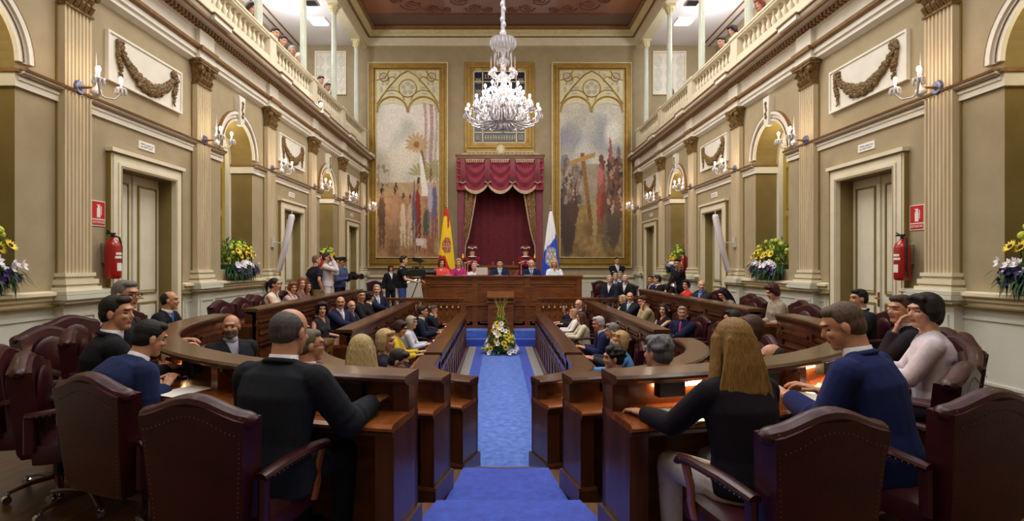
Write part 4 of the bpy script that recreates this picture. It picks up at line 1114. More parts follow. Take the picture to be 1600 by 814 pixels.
for s in (-1, 1):
    xe = x0+.04 if s < 0 else x1-.04
    mb = MB(); drape(mb, *( (xe, xe+.24*-s)), .12, .3, zt-.7, 4, .03); mb.grid(10, 4, lambda u, v: (xe, .1+.9*u, .3+(zt-1)*v)); obj('side_curtain', mb, M_VELVETL, t, smooth=True)
    def tp(u, v, x, s=s, xe=xe):
        z = v; inner = .50*(max(0, v-.42)/.58)**.7*1.0 + .16 + (.05*(1-v/.42) if v < .42 else 0)
        return xe - s*(.1 + (inner)*u)
    mb = MB(); drape(mb, 0, 1, .2, .3, zt-.75, 3, .035, None, tp); obj('brocade_curtain', mb, M_BROC, t, smooth=True)
    mb = MB(); pts = []
    for k in range(15):
        v = k/14; x = tp(1, v, 0); pts.append((x, .17, .3+(zt-1.05)*v))
    mb.tube(pts, .022, 6); obj('gold_edging', mb, M_FRINGE, t)
# valance: three swags and side jabots
SWB = []
zv = zt - .18
sw_w = (x1 - x0 - .5)/3
for k in range(3):
    a = x0 + .25 + k*sw_w
    def fn(u, v, a=a):
        drop = (.72 + .0*0) ; low = .80 + .32*math.sin(PI*u)**.7
        edge = 1 - abs(2*u-1)
        z = zv - low*v
        rip = .05*math.sin(v*20 - (math.sin(PI*u))*7.0)*(.35+.65*math.sin(PI*u))*(1 if v < .9 else (1-v)*10)
        return (a + sw_w*(u + .05*(u-.5)*-v*0), -.03 - rip - .05*math.sin(PI*v)*math.sin(PI*u), z)
    mb = MB(); mb.grid(24, 44, fn); s = obj('swag', mb, M_VELVETL, t, smooth=True)
    mb = MB()
    def ff(u, v, a=a): 
        p = Vector(fn(u, 1.0)); return (p.x, p.y-.012, p.z + .02 - .12*v)
    mb.grid(40, 2, ff); obj('fringe', mb, M_FRINGE, s)
    mb = MB()
    for q in range(9): mb.box(a + sw_w*.14 + q*sw_w*.08, a + sw_w*.14 + q*sw_w*.08 + sw_w*.05, -.13, -.11, zv-.12, zv-.01)
    mb.box(a+sw_w*.12, a+sw_w*.88, -.125, -.105, zv-.02, zv+.005)
    obj('tassel_heading', mb, M_FRINGE, s)
for k in range(4):
    a = x0 + .25 + k*sw_w
    mb = MB(); N_ = 8
    for q in range(3): mb.tube([(a+(q-1)*.05, -.09, zv-.01), (a+(q-1)*.06, -.12, zv-.4), (a+(q-1)*.07, -.10, zv-.80-.05*(q == 1))], [(.022,.03),(.03,.035),(.036,.03)], N_)
    c_ = obj('cascade', mb, M_VELVETL, t, smooth=True)
    mb = MB(); mb.tube([(a-.11, -.12, zv-.80), (a, -.13, zv-.86), (a+.11, -.12, zv-.80)], [(.025,.045)]*3, 6); obj('fringe', mb, M_FRINGE, c_)
for s in (-1, 1):
    xe = x0+.02 if s < 0 else x1-.02
    mb = MB(); mb.grid(8, 14, lambda u, v: (xe - s*(.30*u), -.04 - .03*math.sin(u*3*PI), zv - 1.08*v)); mb.grid(6, 10, lambda u, v: (xe, -.04 + .9*u, zv - 1.08*v)); j = obj('jabot', mb, M_VELVETL, t, smooth=True)
    mb = MB()
    for q in range(4):
        z = zv - .05 - q*.25; mb.tube([(xe, -.08, z), (xe - s*.1, -.1, z-.04), (xe - s*.2, -.08, z+.0), (xe-s*.28, -.07, z-.05)], [(.03,.012)]*4, 6)
    obj('jabot_fringe', mb, M_FRINGE, j)

# ------------------------------------------------------------------ flags
def flag(label, px, ptop, Y, fn, wid, hgt):
    p = at(px, ptop, Y)
    t = thing('ceremonial_flag', label, 'flag', (p.x, Y, .3), 0)
    H = p.z - .3
    mb = MB(); mb.tube([(0,0,0),(0,0,H-.12)], .016, 8); mb.lathe([(.16,0),(.16,.03),(.05,.06),(.02,.1)], n=14); obj('pole', mb, M_WOODB, t)
    mb = MB(); mb.lathe([(.02,H-.14),(.03,H-.1),(.018,H-.06),(.03,H-.03),(0,H+.04)], n=8); obj('finial', mb, M_BRASS, t)
    NU, NV = 40, 50
    def pos(u, v):
        r = wid*(.12 + .88*(v**.8)); a = -PI*.98 + u*PI*.96
        fold = 1 + .16*math.sin(u*26 + v*2)
        return (r*math.cos(a)*fold + .015, r*math.sin(a)*fold*.5 - .02, H - .16 - hgt*v - .05*math.sin(u*3)*v)
    mb = MB(); mb.grid(NU, NV, pos); me = mb.mesh('flag_cloth', M_CLOTHP, True); color_attr(me, lambda i: fn((i % (NU+1))/NU, (i//(NU+1))/NV)); link('flag_cloth', me, t)
    return t, H
def spain(u, v):
    d = v*1.0 + (u-.5)*.35
    if v < .12 or (u > .62 and v < .3 - (u-.62)*0 and d < .34): return (186,38,24)
    e = math.hypot((u-.55)/.30, (v-.52)/.12)
    if e < 1:
        q = math.sin(u*40)*math.sin(v*70)
        return (150,50,44) if q > .1 else ((196,150,90) if q > -.5 else (120,60,80))
    if v > .66 and u < .45 + (v-.66)*1.2 and d < 1.0: return (196,34,22)
    return (228,190,30)
def canary(u, v):
    if v + (u-.5)*.25 < .45: return (224,224,232)
    e = math.hypot((u-.5)/.34, (v-.64)/.14)
    if e < 1:
        q = math.sin(u*34)*math.sin(v*60)
        return (214,206,180) if q > .25 else ((120,140,200) if q > -.3 else (176,150,80))
    return (34,72,190)
flag('yellow and red flag with a crest hanging from a pole beside the left painting', 697, 318, 16.6, spain, .26, 2.1)
flag('white and blue flag with a crest hanging from a pole beside the right painting', 860, 322, 16.6, canary, .27, 2.1)

# ------------------------------------------------------------------ wall equipment
def extinguisher(side, y, z, label):
    t = thing('fire_extinguisher', label, 'fire extinguisher', wloc(side, y, z, .13), wrot(side), 'red fire extinguishers on the walls')
    mb = MB(); mb.lathe([(.05,0),(.085,.01),(.09,.04),(.09,.40),(.075,.46),(.035,.49),(.025,.52)], n=18); obj('cylinder', mb, M_RED, t, smooth=True)
    mb = MB(); mb.tube([(0,0,.51),(0,0,.56)], .022, 8); mb.box(-.02,.02,-.09,.03,.555,.575); mb.tube([(0,-.02,.56),(0,-.1,.60)], .01, 6); obj('valve_handle', mb, M_BLACK, t)
    mb = MB(); mb.tube([(0,.02,.54),(.02,.09,.52),(.03,.115,.4),(.03,.11,.2),(.02,.10,.12)], .012, 6); mb.tube([(.02,.1,.12),(.02,.1,.06)], [.014,.02], 6); obj('hose', mb, M_BLACK, t)
    mb = MB()
    for q, (z0, z1, w) in enumerate(((.3,.33,.6),(.255,.285,.7),(.10,.2,.45))):
        n = 6; 
        for i in range(n):
            a0 = -w + 2*w*i/n; a1 = -w + 2*w*(i+1)/n
            mb.add([(.092*math.cos(a0), .092*math.sin(a0), z0), (.092*math.cos(a1), .092*math.sin(a1), z0), (.092*math.cos(a1), .092*math.sin(a1), z1), (.092*math.cos(a0), .092*math.sin(a0), z1)], [(0,1,2,3)])
    obj('sticker', mb, M_PAPER, t)
    mb = MB(); mb.box(-.13, -.08, -.03, .03, .2, .45); mb.box(-.13, -.02, -.02, .02, .38, .42); obj('bracket', mb, M_CHROME, t)
def ext_sign(side, y, z, label):
    t = thing('extinguisher_sign', label, 'sign', wloc(side, y, z, .002), wrot(side), 'fire extinguisher signs')
    mb = MB(); mb.box(0, .008, -.115, .115, -.155, .155); obj('sign_plate', mb, M_PAPER, t)
    mb = MB(); mb.box(.008, .010, -.105, .105, -.065, .145); mb.box(.008, .010, -.105, .105, -.145, -.08); obj('red_field', mb, M_SIGNR, t)
    mb = MB(); g = lambda a, b, d: (d, a, b)
    mb.prism([(-.028,-.05),(.028,-.05),(.03,.055),(.02,.075),(-.02,.075),(-.03,.055)], g, .010, .012); mb.box(.010,.012,-.012,.012,.075,.095); mb.box(.010,.012,-.03,.025,.095,.107); mb.box(.010,.012,.04,.05,-.02,.08); mb.box(.010,.012,.015,.05,.08,.088)
    obj('extinguisher_symbol', mb, M_PAPER, t)
    text('lettering', 'EXTINTOR', .042, M_PAPER, t, (.0125, 0, -.112), (PI/2, 0, PI/2), sx=.95)
for side in ('left', 'right'):
    extinguisher(side, 6.78, 1.36 if side == 'left' else 1.34, 'red fire extinguisher on the %s wall beside the big pilaster and first door' % side)
    ext_sign(side, 6.70 if side == 'left' else 6.70, 2.17 if side == 'left' else 2.12, 'red and white extinguisher sign on the %s wall by the first door' % side)
    extinguisher(side, 14.75 if side == 'left' else 14.75, 1.28, 'small distant red fire extinguisher on the %s wall past the second door' % side)
    ext_sign(side, 14.70, 2.13, 'small distant extinguisher sign on the %s wall past the second door' % side)
    t = thing('column_loudspeaker', 'slim white column loudspeaker tilted on a bracket by the second door of the %s wall' % side, 'loudspeaker', wloc(side, 11.63, 2.0, .1), wrot(side), 'tilted column loudspeakers')
    y1, y0 = (.0, 0)
    mb = MB(); mb.tube([(.10,.0,-.62),(.16,.0,-.58),(.30,.0,0),(.42,.0,.55),(.42,0,.60)], [(.05,.04),(.06,.055),(.075,.065),(.075,.065),(.06,.05)], 10, side=(0,1,0)); obj('body', mb, mat('speaker_white', (222,216,226), .5), t, smooth=True)
    mb = MB(); mb.box(0, .04, -.06, .06, -.1, .12); mb.tube([(.03,0,0),(.26,0,0)], .015, 6); mb.tube([(.0,0,-.6),(.12,0,-.58)], .01, 5); mb.tube([(.42,0,.58),(.43,0,.7)], .008, 5); obj('bracket', mb, M_DADO, t)
t = thing('cornice_spotlight', 'small bright spotlight clamped to the left cornice below the gallery', 'spotlight', wloc('left', 14.0, 5.62, .35), 0)
mb = MB(); mb.tube([(0,0,.08),(.06,-.1,.0)], [.05,.06], 10); obj('housing', mb, M_BLACK, t)
mb = MB(); mb.ell((.07,-.12,-.01), (.04,.04,.04), 8, 6); obj('lamp', mb, M_BULB, t)

# ------------------------------------------------------------------ flower arrangements
M_LEAF = mat('leaf_green', (70, 112, 36), .6, rgb2=(150, 176, 60), scale=20)
M_FERN = mat('dark_fern', (22, 62, 30), .7, rgb2=(46, 92, 44), scale=20)
M_YEL = mat('yellow_petal', (232, 196, 30), .6, rgb2=(244, 220, 70), scale=20); M_DKC = mat('flower_centre', (70, 44, 20), .8)
M_PWH = mat('white_petal', (236, 230, 236), .6); M_PUR = mat('purple_petal', (62, 42, 110), .7, rgb2=(92, 66, 150), scale=20); M_LIME = mat('lime_bloom', (176, 196, 60), .6, rgb2=(204, 216, 100), scale=20)
def petals(n, l, w, cup=.25, zoff=0):
    mb = MB()
    for k in range(n):
        a = 2*PI*k/n; c, s = math.cos(a), math.sin(a)
        P0 = [(0.15*l, 0, 0), (.6*l, w, cup*l*.5), (l, 0, cup*l), (.6*l, -w, cup*l*.5)]
        mb.add([(x*c-y*s, x*s+y*c, z+zoff) for x, y, z in P0], [(0,1,2,3)])
    return mb
B_SUN = petals(13, .06, .011).mesh('yellow_flower', M_YEL)
B_LIL = petals(6, .055, .020, .5).mesh('white_lily', M_PWH)
B_PUR = petals(7, .038, .014, .4).mesh('purple_flower', M_PUR)
B_LIM = MB(); B_LIM.ell((0,0,.01), (.04,.04,.035), 8, 5); B_LIM = B_LIM.mesh('lime_bloom', M_LIME)
cmb = MB(); cmb.ell((0,0,.006), (.02,.02,.01), 8, 5); B_CEN = cmb.mesh('flower_centre', M_DKC)
def bloom(me, par, p, nrm, s=1.0):
    o = link(me.name.split('.')[0], me, par, p, Vector(nrm).to_track_quat('Z', 'Y').to_euler()); o.scale = (s, s, s)
    if me is B_SUN: link('flower_centre', B_CEN, o)
    return o
def leaf(mb, p, d, l, w):
    p = Vector(p); d = Vector(d).normalized(); sd = d.cross(Vector((0,0,1))); sd = sd.normalized() if sd.length > .01 else Vector((1,0,0))
    up = sd.cross(d)
    mb.add([p, p + d*l*.45 + sd*w + up*l*.06, p + d*l - up*l*.1, p + d*l*.45 - sd*w + up*l*.06], [(0,1,2,3)])
def wall_flowers(side, y, z, label, seed):
    t = thing('flower_arrangement', label, 'flower arrangement', wloc(side, y, z), wrot(side), 'flower arrangements in the wall niches')
    r = random.Random(seed)
    mb = MB(); mb.box(-.3, .12, -.45, .45, -.12, .06); obj('trough', mb, M_FERN, t)
    mb = MB()
    for k in range(620):
        a = r.uniform(-.5,.5); p = (r.uniform(.0,.16), a, r.uniform(-.1,.08)); leaf(mb, p, (r.uniform(.1,.6), r.uniform(-.6,.6), r.uniform(-1,-.2)), r.uniform(.12,.26), .011)
    obj('fern_skirt', mb, M_FERN, t)
    mb = MB()
    for k in range(520):
        a = r.uniform(-.42,.42); h = r.uniform(.05,.5)*(1-abs(a)); p = (r.uniform(-.25,.12), a*.9, h); leaf(mb, p, (r.uniform(-.3,.5), r.uniform(-.6,.6), r.uniform(.3,1)), r.uniform(.08,.18), .014)
    obj('foliage', mb, M_LEAF, t)
    for k in range(11):
        a = -.36 + .072*k; bloom(B_SUN, t, (.12+r.uniform(0,.08), a, .16 + r.uniform(0,.24)*(1-abs(a))), (1, a*.6, .5+r.uniform(-.2,.3)), 1.25)
    for k in range(30): a = r.uniform(-.42,.42); bloom(B_LIM, t, (r.uniform(-.1,.14), a, r.uniform(.2,.6)*(1-abs(a))), (1, a, .8), 1.1)
    for k in range(18): a = -.46 + .92*k/17; bloom(B_LIL, t, (.15+r.uniform(0,.08), a, .05+r.uniform(-.04,.05)), (1, a, .4+r.uniform(-.3,.5)), 1.15)
    for k in range(26): a = -.47 + .94*k/25; bloom(B_PUR, t, (.16+r.uniform(0,.06), a, -.05+r.uniform(-.06,.05)), (1, a*.5, r.uniform(-.3,.4)), 1.35)
k = 0
for side in ('left', 'right'):
    for y, nm in ((4.93, 'near arched niche at the picture edge'), (10.29, 'arched niche after the first door'), (15.65, 'far arched niche')):
        wall_flowers(side, y, 1.48, 'yellow and white flowers in the %s, %s wall' % (nm, side), 20+k); k += 1
# floor arrangement in front of the lectern
t = thing('flower_arrangement', 'tall conical yellow and white flower arrangement on the carpet before the dais', 'flower arrangement', (0, 12.75, -.55))
r = random.Random(9)
mb = MB(); mb.lathe([(.14,0),(.18,.05),(.16,.14),(.05,.3),(.03,.7)], n=12); obj('holder', mb, M_FERN, t)
mb = MB()
for k in range(520):
    h = r.random()**1.5*.8; rad = .42*(1-h/.85)+.02; a = r.uniform(0, 2*PI); leaf(mb, (rad*.6*math.cos(a), rad*.6*math.sin(a), .06+h), (math.cos(a), math.sin(a), r.uniform(-.1,.7)), r.uniform(.1,.22)*(1.2-h), .02)
obj('foliage', mb, M_LEAF, t)
mb = MB()
for k in range(9):
    a = k*.7; mb.tube([(.03*math.cos(a), .03*math.sin(a), .72), (.09*math.cos(a+1), .05*math.sin(a), .92), (.07*math.cos(a), .06*math.sin(a), 1.06), (.17*math.cos(a+.3), .06*math.sin(a), 1.24+.05*(k % 3))], [.005,.004,.003,.002], 4)
obj('curly_twig', mb, M_LIME, t)
for k in range(20):
    h = .12 + .62*k/20; rad = .38*(1-h/.9)+.05; a = -PI/2 + r.uniform(-1.6,1.6); bloom(B_SUN, t, (rad*math.cos(a), rad*math.sin(a), h), (math.cos(a), math.sin(a), .4), 1.3)
for k in range(26):
    h = .06 + .72*(k/26)**1.3; rad = .42*(1-h/.9)+.05; a = r.uniform(0, 2*PI) if k % 2 else -PI/2 + r.uniform(-1.3,1.3); bloom(B_LIL, t, (rad*math.cos(a), rad*math.sin(a), h), (math.cos(a), math.sin(a), .5), 1.2)
for k in range(14):
    h = r.uniform(.05,.5); rad = .44*(1-h/.9)+.03; a = r.uniform(0, 2*PI); bloom(B_LIM, t, (rad*math.cos(a), rad*math.sin(a), h), (math.cos(a), math.sin(a), .4), 1.0)
# ------------------------------------------------------------------ people
def remesh(mb, vox, smooth=3, keep=None, name='m', factor=.5):
    me = mb.mesh(name, []); o = bpy.data.objects.new(name, me); COL.objects.link(o)
    r = o.modifiers.new('r', 'REMESH'); r.mode = 'VOXEL'; r.voxel_size = vox
    s = o.modifiers.new('s', 'SMOOTH'); s.factor = factor; s.iterations = smooth
    dg = bpy.context.evaluated_depsgraph_get(); dg.update()
    out = bpy.data.meshes.new_from_object(o.evaluated_get(dg))
    bpy.data.objects.remove(o); bpy.data.meshes.remove(me)
    out.shade_smooth()
    return out
def append_mb(me, mb):
    """add loose pieces (fingers) to a finished mesh"""
    bm = bmesh.new(); bm.from_mesh(me)
    vs = [bm.verts.new(v) for v in mb.v]
    for f_ in mb.f:
        try: f = bm.faces.new([vs[i] for i in f_]); f.smooth = True
        except ValueError: pass
    bm.to_mesh(me); bm.free()
def two_bone(S, W, l1, l2, hint):
    d = W - S; L = d.length
    if L > (l1+l2)*.98: W = S + d.normalized()*(l1+l2)*.98; d = W - S; L = d.length
    if L < abs(l1-l2)+.02: L = abs(l1-l2)+.02
    a = math.acos(max(-1, min(1, (l1*l1 + L*L - l2*l2)/(2*l1*L))))
    n = d.normalized(); h = hint - n*hint.dot(n); h = h.normalized() if h.length > 1e-4 else n.orthogonal()
    return S + n*(l1*math.cos(a)) + h*(l1*math.sin(a)), W
SKINS = {'l': (206,156,128), 'm': (190,138,108), 't': (172,118,88)}
def skin(k): return mat('skin_' + k, SKINS[k], .5, rgb2=tuple(min(255, c+10) for c in SKINS[k]), scale=20)
def cloth(rgb, pat=None):
    n = 'cloth_%d_%d_%d' % rgb
    k = .92 if sum(rgb) < 260 else .95
    if sum(rgb) < 260 and rgb[2] > rgb[0] + 18: k = .78
    rgb = tuple(int(c*k) for c in rgb)
    return mat(n, rgb, .9, rgb2=tuple(min(255, int(c*1.12)+2) for c in rgb), scale=14, bump=.45, bscale=10, spec=.25)
def hairm(rgb):
    n = 'hair_%d_%d_%d' % rgb
    k = .75 if sum(rgb) < 180 else .95
    rgb = tuple(int(c*k) for c in rgb)
    return mat(n, rgb, .6, rgb2=tuple(min(255, int(c*1.4)+5) for c in rgb), scale=30, stretch=(5, 5, .3), bump=.4, bscale=40, spec=.3)
M_EYE = mat('eye_dark', (40, 28, 24), .7)
M_LIP = mat('lip', (150, 78, 70), .5)
M_SHOE = mat('black_shoe', (14, 13, 13), .3, coat=.4)
def person(label, x, y, z, heading, sit=True, top='suit', c1=(24,26,36), c2=(222,222,228), tie=None, trou=None, hair='short', hc=(36,28,22), sk='m',
           lean=6, twist=0, look=None, pitch=0, arms='desk', fem=False, s=1.0, vox=.011, beard=None, neckz=None, glasses=False, side=0, legs=True, group=None):
    """heading/look in degrees, 0 = towards the dais, 90 = right; z = floor level"""
    t = thing('person', label, 'person', (x, y, z), -math.radians(heading), group)
    t.scale = (s, s, s)
    X = Vector((1,0,0)); U = Vector((0,0,1))
    hipz = (.55 if sit else .93)
    la = math.radians(lean); sd = math.radians(side)
    def up(d): return Vector((math.sin(sd)*d, math.sin(la)*d, math.cos(la)*d))
    H = Vector((0, -.02 if sit else 0, hipz))
    def sp(d): 
        k = .45 + .55*d/.5; return H + Vector((math.sin(sd*k)*d, math.sin(la*k)*d, math.cos(la*k)*d))
    C = sp(.30); SH = sp(.44); NB = sp(.50)
    tw = -math.radians(twist); R = Matrix.Rotation(tw, 3, 'Z'); Xs = R @ X
    w = .9 if fem else 1.0
    lk = 0 if look is None else (look - heading)
    lk = (lk + 180) % 360 - 180
    pt = math.radians(pitch)
    HR = Matrix.Rotation(-math.radians(lk), 3, 'Z') @ Matrix.Rotation(pt, 3, 'X')
    HC = NB + up(.037) + Vector((0, .014, .0)) + HR @ Vector((0, .014, .096))
    if neckz: HC.z = neckz
    # --- arms
    shw = .152 if fem else .178
    shl = SH + R @ Vector((-shw, 0, -.022)); shr = SH + R @ Vector((shw, 0, -.022))
    tz = .775; T = {}
    A = {'desk': ((-.17,.40,tz),(.17,.40,tz)), 'desk_in': ((-.08,.36,tz),(.10,.36,tz)), 'lap': ((-.10,.27,.66),(.10,.27,.66)), 'rest': ((-.27,.2,.70),(.27,.2,.70)),
         'write': ((-.12,.38,tz),(.14,.34,tz)), 'reach_l': ((-.28,.42,tz),(.17,.36,tz)), 'reach_r': ((-.15,.36,tz),(.30,.40,tz)),
         'side': ((-.24,.03,hipz-.05),(.24,.03,hipz-.05)), 'fold': ((.09,.22,hipz+.28),(-.09,.24,hipz+.24)), 'camera_low': ((-.08,.30,hipz+.22),(.10,.28,hipz+.2)),
         'rail': ((-.15,.28,.98),(.15,.28,.98)), 'panhandle': ((-.05,.42,hipz+.16),(.20,.36,hipz+.12))}
    if arms in A: WL, WR = [Vector(p) for p in A[arms]]
    elif arms == 'chin_r': WL = Vector((-.12,.38,tz)); WR = HC + HR @ Vector((.06,.10,-.17))
    elif arms == 'chin_l': WR = Vector((.12,.38,tz)); WL = HC + HR @ Vector((-.06,.10,-.17))
    elif arms == 'face_both': WR = HC + HR @ Vector((.10,.12,-.12)); WL = HC + HR @ Vector((-.05,.14,-.16))
    elif arms == 'camera': WR = HC + HR @ Vector((.10,.16,-.06)); WL = HC + HR @ Vector((-.07,.20,-.12))
    elif arms == 'clap': WL = Vector((-.03,.34,hipz+.33)); WR = Vector((.03,.34,hipz+.33))
    el, WL = two_bone(shl, WL, .27*w**.5, .25*w**.5, Vector((-.38,-.35,-.9))); er, WR = two_bone(shr, WR, .27*w**.5, .25*w**.5, Vector((.38,-.35,-.9)))
    ar = .036 if fem else .042
    # --- body (skin), one continuous surface
    b = MB()
    b.tube([H + U*-.06, H + U*.05, sp(.2), C, SH, NB - U*.01], [(.12*w,.09),(.125*w,.09),(.105*w,.08),(.125*w,.09),(.13*w,.07),(.06,.055)], 14, side=Xs)
    b.tube([NB - up(.05), NB + up(.02), HC + HR @ Vector((0,-.024,-.045))], [.072*w, .060*w, .061*w], 12, round_end=True)
    b.ell(HC + HR @ Vector((0,-.010,.028)), (.073,.092,.085), 16, 12, HR)
    b.ell(HC + HR @ Vector((0,.022,-.030)), (.060*(.94 if fem else 1),.066,.080), 14, 10, HR)
    b.ell(HC + HR @ Vector((0,.052,-.088)), (.032 if fem else .038,.030,.024), 10, 7, HR)
    b.tube([HC + HR @ Vector((0,.078,.016)), HC + HR @ Vector((0,.090,-.010)), HC + HR @ Vector((0,.095,-.025))], [.007,.010,.013], 8, round_end=True)
    b.ell(HC + HR @ Vector((0,.078,.032)), (.05,.018,.012), 10, 6, HR)
    b.ell(HC + HR @ Vector((0,.077,-.058)), (.024,.012,.011), 8, 6, HR)
    for sg in (-1, 1):
        b.ell(HC + HR @ Vector((sg*.076,-.008,-.008)), (.009,.019,.031), 8, 6, HR)
        b.ell(HC + HR @ Vector((sg*.034,.062,-.022)), (.022,.022,.02), 8, 6, HR)
    FING = MB()
    for S_, E_, W_, sg in ((shl, el, WL, -1), (shr, er, WR, 1)):
        b.tube([S_, (S_+E_)/2, E_], [ar*1.15, ar, ar*.86], 10, round_end=True)
        b.tube([E_, E_*.6+W_*.4, W_], [ar*.86, ar*.84, ar*.6], 10, round_end=True)
        d = (W_ - E_).normalized(); sdv = d.cross(U); sdv = (sdv.normalized() if sdv.length > .1 else X.copy())
        if sdv.x*sg < 0: sdv = -sdv              # outward side of the hand
        nrm = sdv.cross(d); nrm = nrm if nrm.z > 0 else -nrm
        low = -nrm
        P = W_ + d*.05
        MR = Matrix((sdv, d, nrm)).transposed()
        b.ell(P, (.036,.052,.016), 10, 7, MR); b.tube([W_ - d*.02, W_ + d*.03], [(.026,.02),(.03,.016)], 8, side=sdv)
        for k in range(4):
            o_ = -.027 + .018*k; l = (.062,.074,.078,.058)[k if sg < 0 else k] if False else (.056,.076,.08,.07)[3-k]
            q0 = P + sdv*(-o_*1.0) + d*.038; q1 = q0 + d*l*.45 + low*.006; q2 = q1 + d*l*.32 + low*.018; q3 = q2 + d*l*.16 + low*.02
            FING.tube([q0 - d*.012, q1, q2, q3], [.0092,.0086,.0078,.0066], 6, round_end=True)
        th = P - sdv*.028 - d*.022
        FING.tube([th, th - sdv*.022 + d*.022 + low*.006, th - sdv*.026 + d*.05 + low*.012], [.0125,.0105,.0085], 6, round_end=True)
    # legs
    kn = []
    if sit:
        for sg in (-1, 1):
            hp = H + Vector((sg*.085, .02, -.02)); K = Vector((sg*.12, .43, .50)); AN = Vector((sg*.12, .40, .09)); kn.append((hp, K, AN))
    else:
        for sg in (-1, 1):
            hp = H + Vector((sg*.085, 0, -.05)); K = Vector((sg*.10, .02, .48)); AN = Vector((sg*.11, -.01+.03*sg, .08)); kn.append((hp, K, AN))
    for hp, K, AN in kn:
        b.tube([hp, K], [.06,.045], 10, round_end=True); b.tube([K, AN], [.045,.03], 10, round_end=True)
    me = remesh(b, vox, 2, name='body')
    append_mb(me, FING)
    HM = hairm(hc)
    me.materials.clear()
    for m_ in (skin(sk), M_EYE, M_LIP, HM): me.materials.append(m_)
    inv = HR.transposed(); r2 = vox*.55; mi = []
    bd = beard
    for p in me.polygons:
        c = p.center; m_ = 0
        if (c - HC).length < .16:
            q = inv @ (c - HC); ax = abs(q.x)
            if q.y > .045:
                if .020 < ax < .044 and -.003-r2*.25 < q.z < .006+r2*.25: m_ = 1
                elif .016 < ax < .048 and .021 < q.z < .025+r2*.8: m_ = 3
                elif ax < .024 and -.066 < q.z < -.050+r2*.4: m_ = 2
            if bd and q.z < -.035 and q.y > -.01 and not (ax < .022 and -.066 < q.z < -.052): m_ = 3
            if bd == 'moustache': 
                m_ = (3 if (q.y > .06 and ax < .036 and -.050 < q.z < -.036) else (m_ if m_ in (1,2) else (3 if .014 < ax < .052 and .020 < q.z < .028+r2 and q.y > .045 else 0)))
        mi.append(m_)
    me.polygons.foreach_set('material_index', mi)
    body = link('body', me, t)
    # --- hair
    h = MB()
    E = lambda c, r, n=14, k=10: h.ell(HC + HR @ Vector(c), r, n, k, HR)
    TB = lambda pts, rr, n=8: h.tube([HC + HR @ Vector(p) for p in pts], rr, n, side=HR @ X, round_end=True)
    hn = 'hair'
    if hair in ('short', 'cropped', 'curly', 'bob', 'long', 'pony', 'bun', 'short_f'):
        g = {'cropped': .000, 'short': .002, 'curly': .006, 'bob': .012, 'long': .008, 'pony': .004, 'bun': .004, 'short_f': .010}[hair]
        E((0,-.020,.040), (.078+g,.090+g,.084+g)); E((0,-.042,.0), (.077+g,.064+g,.078+g*.6))
        if hair in ('short', 'curly', 'short_f'): E((0,.038,.088), (.060+g,.044,.030+g*.5))
        if hair == 'cropped': E((0,.030,.082), (.058,.047,.034))
        if hair == 'curly':
            rr = random.Random(int(x*100)+7)
            for k in range(34):
                a = rr.uniform(0, 2*PI); e = rr.uniform(-.1, 1.2); v = Vector((.085*math.cos(a)*math.cos(e), -.02+.095*math.sin(a)*math.cos(e), .035+.088*math.sin(e)))
                if not (v.y > .05 and v.z < .07): E(v, (.024,.024,.022), 6, 5)
    if hair in ('bob', 'short_f'):
        for sg in (-1, 1): TB([(sg*.068,.0,.06),(sg*.086,-.005,.0),(sg*.082,-.01,-.07 if hair == 'bob' else -.03)], [(.026,.05),(.024,.05),(.018,.04)])
        E((0,-.055,-.03), (.080,.05,.075)); 
        if hair == 'bob': E((0,-.05,-.07), (.078,.05,.05))
        TB([(-.06,.055,.085),(0,.074,.092),(.06,.055,.085)], [(.022,.022)]*3)
    if hair == 'long':
        for sg in (-1, 1):
            TB([(sg*.038,.012,.080),(sg*.074,-.0,.03),(sg*.082,-.012,-.07),(sg*.094,-.03,-.17),(sg*.104,-.05,-.29)], [(.018,.040),(.022,.052),(.026,.05),(.038,.042),(.012,.014)])
        TB([(0,-.08,.03),(0,-.10,-.08),(0,-.115,-.20),(0,-.118,-.33),(.01,-.112,-.41)], [(.080,.042),(.096,.048),(.120,.048),(.112,.040),(.05,.016)])
        rr = random.Random(int(y*100))
        for k in range(20):
            a = -.10 + .20*k/19; j1 = rr.uniform(-.012,.012); TB([(a*.6,-.098,.04),(a*.95,-.140+.2*abs(a),-.10),(a*1.15+j1,-.150+.25*abs(a),-.22),(a*1.2+j1*2,-.140+.2*abs(a),-.33),(a*1.1+j1*3,-.125,-.39-rr.uniform(0,.09))], [(.012,.008)]*4 + [(.005,.004)], 5)
    if hair == 'pony':
        TB([(0,-.10,.05),(0,-.135,.04),(0,-.15,-.03),(0,-.14,-.13)], [.022,.030,.03,.012])
    if hair == 'bun': E((0,-.12,.06), (.04,.038,.04))
    if hair == 'bald_ring':
        E((0,-.034,-.004), (.0805,.080,.062)); E((0,-.052,.022), (.076,.062,.056))
    if hair == 'balding':
        E((0,-.030,.024), (.0795,.088,.0795)); E((0,-.050,.0), (.076,.060,.072))
    if hair != 'bald' and h.v:
        hm = remesh(h, max(.006, vox*.85), 2, name='hair'); hm.materials.append(HM); link('hair', hm, t)
    # --- clothes
    j = MB()
    tk = {'suit': .020, 'shirt': .012, 'blouse': .010, 'sleeveless': .008, 'tee': .012, 'tabard': .03, 'knit': .016}[top]
    ch = 1.0
    low = -.10 if top in ('suit', 'tabard') else -.03
    j.tube([H + U*low, H + U*.03, sp(.12), sp(.22), sp(.33), sp(.42), NB - up(.02)],
           [(.172*w+tk, .120+tk),(.168*w+tk, .120+tk),(.148*w+tk, .108+tk),(.156*w+tk, .112+tk),(.176*w+tk, .118+tk),(.172*w+tk, .086+tk),(.085*w, .064)], 18, side=Xs)
